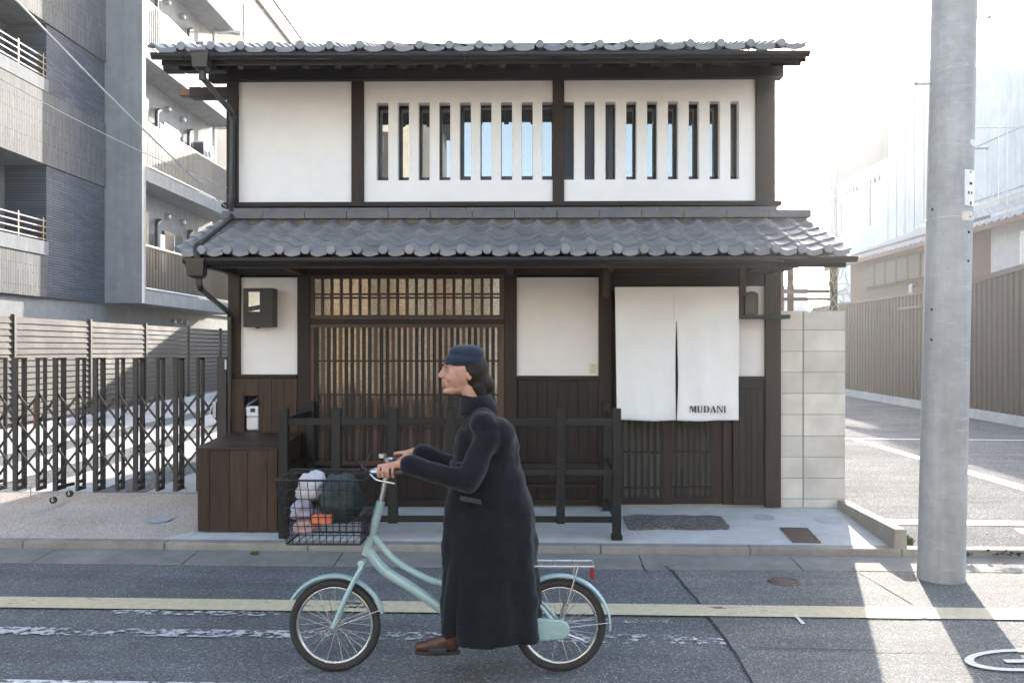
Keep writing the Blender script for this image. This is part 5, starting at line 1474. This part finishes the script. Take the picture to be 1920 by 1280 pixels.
# wire basket
bk = put('basket', None, bike, B(620, 1000)); WLOC[bk.name] = B(620, 1000); bk['label'] = 'dark wire basket on the handlebar'
bx0, bx1 = B(536, 950).x, B(694, 950).x; bz0, bz1 = B(600, 1008).z, B(600, 890).z
def bring(z, ins): 
    x0_, x1_, y0_, y1_ = bx0+ins, bx1-ins*.5, YBK-.19+ins, YBK+.19-ins
    return [Vector((x0_, y0_, z)), Vector((x1_, y0_, z)), Vector((x1_, y1_, z)), Vector((x0_, y1_, z))]
def ringtube(b, q, r_):
    for k in range(4): b.tube([q[k], q[(k+1) % 4]], r_, 6)
top, bot = bring(bz1, 0), bring(bz0, .045)
b = MB(); ringtube(b, top, .006); ringtube(b, bot, .005)
for k in range(1, 7):
    t = k/7; ringtube(b, [p_.lerp(q_, t) for p_, q_ in zip(top, bot)], .0022)
for k in range(4):
    for j in range(11):
        t = j/11; b.tube([top[k].lerp(top[(k+1) % 4], t), bot[k].lerp(bot[(k+1) % 4], t)], .0022, 5)
for j in range(1, 9):
    b.tube([bot[0].lerp(bot[1], j/9), bot[3].lerp(bot[2], j/9)], .0022, 5)
tag(b.build('wire_mesh', M['black'], bk), kind='stuff')
bx('front_plate', M['darkalu'], bk, bx1-.012, bx1+.002, YBK-.05, YBK+.05, bz0+.02, bz0+.09)
# things carried in the basket
def blob(parts, voxel, smooth=6):
    b = MB()
    for p_ in parts:
        if p_[0] == 'e':
            _, c, rr, *rot = p_; b.sphere(c, rr, 20, 14, rot[0] if rot else None)
        else:
            _, a, ra, c, rc = p_; a = Vector(a); c = Vector(c)
            b.sphere(a, ra, 16, 10); b.sphere(c, rc, 16, 10)
            if (c-a).length > 1e-4: b.tube([a, c], [ra, rc], 16)
    return b
def remesh(name, parts, m, parent, voxel=.006, smooth=5, extra=None, disp=None):
    b = blob(parts, voxel)
    if extra: b.v, off = b.v, 0
    if extra:
        for rg_ in extra: b.loft(rg_)
    o = b.build(name, m, parent)
    md = o.modifiers.new('union', 'REMESH'); md.mode = 'VOXEL'; md.voxel_size = voxel; md.use_smooth_shade = True
    ms = o.modifiers.new('soften', 'SMOOTH'); ms.iterations = smooth; ms.factor = .5
    return o
def sack(name, c, rr, m, label, cat, seed, amp=.25):
    """crumpled soft bag: squarish blob with ridged folds and a gathered neck"""
    b = MB().sphere((0,0,0), 1, 40, 28); c = Vector(c); rv = []
    for x_, y_, z_ in b.v:
        d = Vector((x_, y_, z_)); q = 3.2; k = (abs(x_)**q+abs(y_)**q+abs(z_)**q)**(-1/q)
        w1 = noise.noise(d*1.7+Vector((seed*3.1, 0, 0))); w2 = abs(noise.noise(d*3.6+Vector((0, seed*2.3, 0)))); w3 = abs(noise.noise(d*8+Vector((0, 0, seed))))
        k *= .93+amp*.9*w1-amp*.8*w2-amp*.35*w3
        if z_ > .55: k *= 1+.35*(z_-.55)
        rv.append((c.x+x_*k*rr[0]*(1-.35*max(0, z_-.3)), c.y+y_*k*rr[1]*(1-.35*max(0, z_-.3)), c.z+z_*k*rr[2]))
    b.v = rv
    return tag(b.build(name, m), label, cat)
cwhite = plain('white_plastic_bag', (.48, .48, .50), .35, 0, .06); cpink = plain('pale_pink_cloth', (.48, .34, .34), .8, 0, .1)
cor = plain('orange_red_packet', (.62, .18, .09), .5, 0, .1); cnavy = plain('dark_green_bag', (.02, .035, .035), .6, 0, .2)
sack('shopping_bag', B(585, 912, .02), (.085, .12, .075), cwhite, 'white plastic shopping bag on top in the front of the basket', 'bag', 1)
sack('shopping_bag', B(567, 955, -.07), (.062, .085, .05), plain('pale_lilac_bag', (.36, .34, .42), .5), 'pale lilac bag at the front of the basket below the white bag', 'bag', 2)
sack('pink_pouch', B(575, 984, -.07), (.068, .08, .042), cpink, 'pale pink pouch low at the front of the basket', 'pouch', 3)
sack('dark_bag', B(640, 935, .0), (.115, .14, .125), cnavy, 'dark green handbag filling the rear of the basket', 'bag', 4, .18)
o = MB().box(B(597, 955).x, B(634, 955).x, YBK-.155, YBK-.085, B(600, 971).z, B(600, 955).z).build('packet', cor, None, .006); tag(o, 'small orange red packet at the side of the basket', 'packet')

# ================================================================== RIDER
man = thing('person', 'person in a long black coat and dark hat riding the mint green bicycle', 'person', B(930, 1258))
C = 'c'; E = 'e'
def hand(g_, s_):
    """hand closed over a grip that runs along X; s_ = -1 near, +1 far"""
    P_ = []; y0 = g_.y; zc = g_.z
    def ring(x, ang, r_): return Vector((x, y0+s_*r_*math.cos(R(ang)), zc+r_*math.sin(R(ang))))
    for k in range(4):
        x = GX-.040+.0235*k; r0 = .0092-.0006*abs(k-1.5) - (.001 if k == 3 else 0)
        ch = [ring(x, 72, .030), ring(x-.001, 12, .030), ring(x-.001, -45, .0265), ring(x, -105+8*abs(k-1), .025)]
        for a_, b_ in zip(ch, ch[1:]): P_.append((C, a_, r0, b_, r0*.93))
        P_.append((C, ring(x, 78, .031), r0*1.15, Vector((GX+.045+.004*k, y0-s_*.002*(k-1.5), zc+.040)), .014))
    P_.append((C, Vector((GX+.010, y0+s_*.002, zc+.033)), .014, Vector((GX+.055, y0, zc+.038)), .021))
    th = [Vector((GX+.040, y0-s_*.012, zc+.026)), Vector((GX+.006, y0-s_*.030, zc+.010)), Vector((GX-.022, y0-s_*.026, zc-.010))]
    P_.append((C, th[0], .014, th[1], .0115)); P_.append((C, th[1], .011, th[2], .009))
    wr = Vector((GX+.105, y0, zc+.045)); P_.append((C, Vector((GX+.055, y0, zc+.038)), .022, wr, .025))
    return P_, wr
hn, wn_ = hand(gn, -1); hf, wf_ = hand(gf, 1)
sh_n, sh_f = B(914, 818, -.145), B(906, 806, .145)
el_n, el_f = B(875, 901, -.228), B(862, 880, .238)
def HD(px, py, dy=0): return B(px, py, dy)
body = [
 (E, HD(874, 692), (.094, .076, .108)), (E, HD(857, 702), (.062, .062, .080)), (E, HD(853, 700), (.057, .050, .068)),
 (C, HD(850, 728), .030, HD(872, 722), .045), (C, HD(836, 733), .0150, HD(850, 729), .030), (E, HD(845, 717), (.036, .034, .034)),
 (E, HD(857, 682), (.062, .060, .045)), (C, HD(833, 691), .010, HD(833, 720), .012),
 (C, HD(833.5, 690), .0085, HD(825, 703.5), .0110), (C, HD(828, 706, -.010), .0075, HD(828, 706, .010), .0075), (C, HD(837, 693), .014, HD(835, 704), .019),
 (C, HD(829.8, 715, -.011), .0058, HD(829.8, 715, .011), .0058), (C, HD(830.3, 721.2, -.010), .0066, HD(830.3, 721.2, .010), .0066),
 (C, HD(836, 686, -.036), .010, HD(836, 686, .036), .010), (E, HD(843, 708, -.036), (.022, .018, .022)), (E, HD(843, 708, .036), (.022, .018, .022)),
 (E, HD(880, 703, -.078), (.015, .009, .029)), (E, HD(880, 703, .078), (.015, .009, .029)),
 (C, HD(880, 725), .052, HD(902, 775), .056),
 (C, HD(908, 805), .075, HD(925, 900), .08), (C, HD(925, 900), .08, HD(940, 950), .095),
 (C, sh_n, .040, el_n, .036), (C, el_n, .038, wn_, .024), (C, sh_f, .040, el_f, .036), (C, el_f, .038, wf_, .024),
 (C, HD(908, 806, -.14), .05, HD(908, 806, .14), .05),
 (C, HD(938, 955, -.06), .068, HD(876, 1035, -.10), .050), (C, HD(876, 1035, -.10), .050, HD(846, 1178, -.13), .034),
 (C, HD(938, 955, .06), .068, HD(880, 1000, .10), .050), (C, HD(880, 1000, .10), .050, HD(925, 1108, .13), .036),
] + hn + hf
remesh('body', body, M['skin'], man, .0042, 3)
# face details
for s_ in (-1, 1):
    e_ = MB().sphere(HD(838.6, 694.3, s_*.034), (.0100, .0125, .0070), 14, 10).build('eye', plain('eye_white', (.38, .35, .33), .2), man)
    MB().sphere(HD(836.4, 694.4, s_*.0365), (.0062, .0072, .0062), 12, 8).build('iris', M['hair'], e_)
    MB().tube(smoothpath([HD(832.8, 686.5, s_*.014), HD(832.6, 684.8, s_*.030), HD(837, 687, s_*.047)], .01), .0034, 6).build('eyebrow', M['hair'], man)
    MB().tube(smoothpath([HD(836.5, 692.6, s_*.022), HD(835.4, 691.6, s_*.035), HD(839.5, 693.0, s_*.046)], .006), .0026, 6).build('eyelid', M['skin'], man)
MB().tube(smoothpath([HD(830.6, 718.4, -.021), HD(828.2, 718.2, 0), HD(830.6, 718.4, .021)], .02), .0036, 6).build('lips', plain('lip', (.42, .16, .13), .45), man)
# hair
hair = [(E, HD(889, 695), (.078, .084, .098)), (E, HD(902, 715), (.055, .066, .062)), (C, HD(898, 725, -.04), .035, HD(905, 745, -.035), .024), (C, HD(898, 725, .04), .035, HD(905, 745, .035), .024),
        (C, HD(876, 684, -.072), .014, HD(884, 700, -.072), .020), (C, HD(876, 684, .072), .014, HD(884, 700, .072), .020), (E, HD(915, 722), (.038, .045, .045))]
remesh('hair', hair, M['hair'], man, .006, 4)
hat = [(E, HD(871, 675), (.104, .090, .052)), (E, HD(880, 664), (.080, .080, .052)), (E, HD(866, 661), (.070, .074, .042)), (C, HD(848, 679, -.03), .018, HD(848, 679, .03), .018), (C, HD(830, 684, -.03), .006, HD(830, 684, .03), .006), (C, HD(838, 682, -.045), .008, HD(838, 682, .045), .008)]
remesh('hat', hat, M['hat'], man, .005, 4)
# coat: shoulders, sleeves and a long skirt in one surface
rg = []
NS = 56
prof = [(862, 842, 970, .150), (900, 842, 982, .160), (935, 836, 996, .175), (975, 833, 1002, .195), (1020, 832, 1004, .205), (1065, 832, 1007, .210), (1110, 832, 1011, .215), (1150, 833, 1012, .220), (1188, 835, 1020, .226)]
for i_, (py, a, c_, w_) in enumerate(prof):
    A, D_ = B(a, py), B(c_, py); cx = (A.x+D_.x)/2; rx_ = (D_.x-A.x)/2; row = []
    k_ = i_/(len(prof)-1)
    for j in range(NS):
        t = 2*math.pi*j/NS; ct, si = math.cos(t), math.sin(t)
        q = 2.6; rr_ = (abs(ct)**q+abs(si)**q)**(-1/q)
        f_ = 1+.05*k_*math.sin(t*9+i_*.25)+.035*k_*math.sin(t*5+1+i_*.3)+.012*math.sin(t*3+i_*.9)
        row.append((cx+rx_*ct*rr_*f_, YBK+w_*si*rr_*f_, A.z+.006*math.sin(t*4)*k_))
    rg.append(row)
coat = [
 (E, B(915, 812), (.125, .165, .10)), (C, B(935, 812, -.09), .085, B(935, 812, .09), .085), (C, B(905, 790, -.07), .075, B(916, 812, -.13), .072), (C, B(905, 795, -.13), .068, B(905, 795, .13), .068), (E, B(930, 832), (.112, .150, .14)), (E, B(922, 872), (.145, .150, .15)), (E, B(935, 910), (.145, .160, .14)),
 (C, B(916, 818, -.140), .070, B(876, 900, -.225), .060), (C, B(876, 900, -.225), .060, wn_+Vector((.0, 0, -.012)), .046),
 (C, B(905, 803, .155), .080, B(862, 878, .235), .066), (C, B(862, 878, .235), .066, wf_+Vector((.0, 0, -.012)), .046),
 (C, B(884, 748), .058, B(900, 782), .092), (C, B(888, 825, 0), .095, B(876, 925, 0), .11),
]
o = remesh('coat', coat, M['coat'], man, .0085, 6, extra=[rg])
cl = bpy.data.textures.new('coat_folds', 'CLOUDS'); cl.noise_scale = .17; cl.noise_depth = 2
dm = o.modifiers.new('folds', 'DISPLACE'); dm.texture = cl; dm.texture_coords = 'GLOBAL'; dm.strength = .042; dm.mid_level = .5
# collar, button line, pocket flap
rgc = []
for k, (py, a, c_, w_) in enumerate(((742, 862, 920, .078), (758, 862, 928, .088), (774, 858, 936, .105))):
    A, D_ = B(a, py), B(c_, py+ (0)); cx = (A.x+D_.x)/2; rx_ = (D_.x-A.x)/2
    rgc.append([(cx+rx_*math.cos(2*math.pi*j/24), YBK+w_*math.sin(2*math.pi*j/24), A.z+.012*math.cos(2*math.pi*j/24)) for j in range(24)])
co = MB().loft(rgc, True, False).build('collar', M['coat'], man); so = co.modifiers.new('thickness', 'SOLIDIFY'); so.thickness = .012
MB().hexa([B(862,938,-.235),B(902,946,-.24),B(902,946,-.20),B(862,938,-.20),B(862,928,-.235),B(902,936,-.24),B(902,936,-.20),B(862,928,-.20)]).build('pocket_flap', plain('charcoal_wool', (.035,.037,.042), .9), man, .004)
# trousers below the hem
remesh('trousers', [(C, B(868, 1040, -.11), .070, B(850, 1140, -.125), .055), (C, B(850, 1140, -.125), .055, B(845, 1184, -.13), .050),
                    (C, B(870, 1005, .11), .070, B(915, 1090, .125), .05), (C, B(915, 1090, .125), .05, B(924, 1108, .13), .048)], M['coat'], man, .008, 4)
def shoe(ank, toe, heelz, s_):
    c0 = Vector(ank); d = Vector((-1, 0, -.04)).normalized()
    P_ = [(C, c0+Vector((0,0,-.015)), .040, c0+Vector((.004,0,-.055)), .040), (C, c0+Vector((.012,0,-.075)), .030, c0+Vector((-.07,0,-.080)), .033),
          (C, c0+Vector((-.07,0,-.080)), .034, c0+Vector((-.165,-.004*s_,-.088)), .024), (C, c0+Vector((-.03,0,-.055)), .034, c0+Vector((-.11,0,-.075)), .028)]
    o = remesh('shoe', P_, M['shoe'], man, .005, 4)
    n = 24; pl = []
    for k in range(n):
        t = 2*math.pi*k/n; x_ = math.cos(t); w_ = .036 if x_ < 0 else .032
        pl.append((c0.x-.070+.118*x_, c0.y+w_*math.sin(t)*(1+.12*math.cos(t+math.pi))))
    MB().prism(pl, lambda p_, q_, dd: (p_, q_, dd), c0.z-.122, c0.z-.104).build('sole', M['rubber'], o, .003)
shoe(B(846, 1180, -.135), None, None, -1); shoe(B(924, 1104, .135), None, None, 1)

# weeds
def weed(loc, n, h, label, mm):
    b = MB(); rw = random.Random(int(loc[0]*100))
    for k in range(n):
        a = rw.uniform(0, 2*math.pi); ln = h*rw.uniform(.5, 1); lean = rw.uniform(.2, .9); w_ = .006+rw.random()*.008
        p0 = Vector(loc)+Vector((rw.uniform(-.03,.03), rw.uniform(-.02,.02), 0)); d = Vector((math.cos(a)*lean, math.sin(a)*lean, 1)).normalized(); s_ = Vector((-math.sin(a), math.cos(a), 0))*w_
        p1 = p0+d*ln*.6; p2 = p0+d*ln+Vector((0,0,-.2*ln*lean))
        b.add([p0, p1-s_, p2, p1+s_], [(0,1,2,3)])
    tag(b.build('weed', mm), label, 'weed')
dl = MB(); rd = random.Random(11); q_ = WG(1888, 1040, .07)
for k in range(60):
    p_ = Vector((q_.x+rd.gauss(0, .07), q_.y+rd.gauss(0, .028), .075+abs(rd.gauss(0, .012)))); a_ = rd.uniform(0, 6.28); L_ = rd.uniform(.012, .03)
    u_ = Vector((math.cos(a_), math.sin(a_), rd.uniform(-.3, .5)))*L_; v_ = Vector((-math.sin(a_), math.cos(a_), rd.uniform(-.3, .6)))*L_*.5
    dl.add([p_-u_, p_+v_, p_+u_, p_-v_], [(0,1,2,3)])
tag(dl.build('dead_leaves', plain('dead_leaf', (.018, .013, .009), .95, 0, .4, 8, 0, .03)), 'little heap of dark dead leaves caught on the kerb right of the pole', None, None, 'stuff')
leafm = plain('weed_leaf', (.08, .12, .035), .6, 0, .4)
w1 = WG(1703, 1019, .065); weed((w1.x, w1.y, .055), 46, .11, 'small green weed beside the end of the low kerb wall', leafm)
w2 = WG(1811, 1040, .065); weed((w2.x, w2.y, .055), 30, .07, 'small green weed growing in the kerb joint right of the pole', leafm)
w3 = WG(478, 1040, .02); weed((w3.x, w3.y, .02), 24, .045, 'tiny green weed in the gutter below the wooden box', leafm)
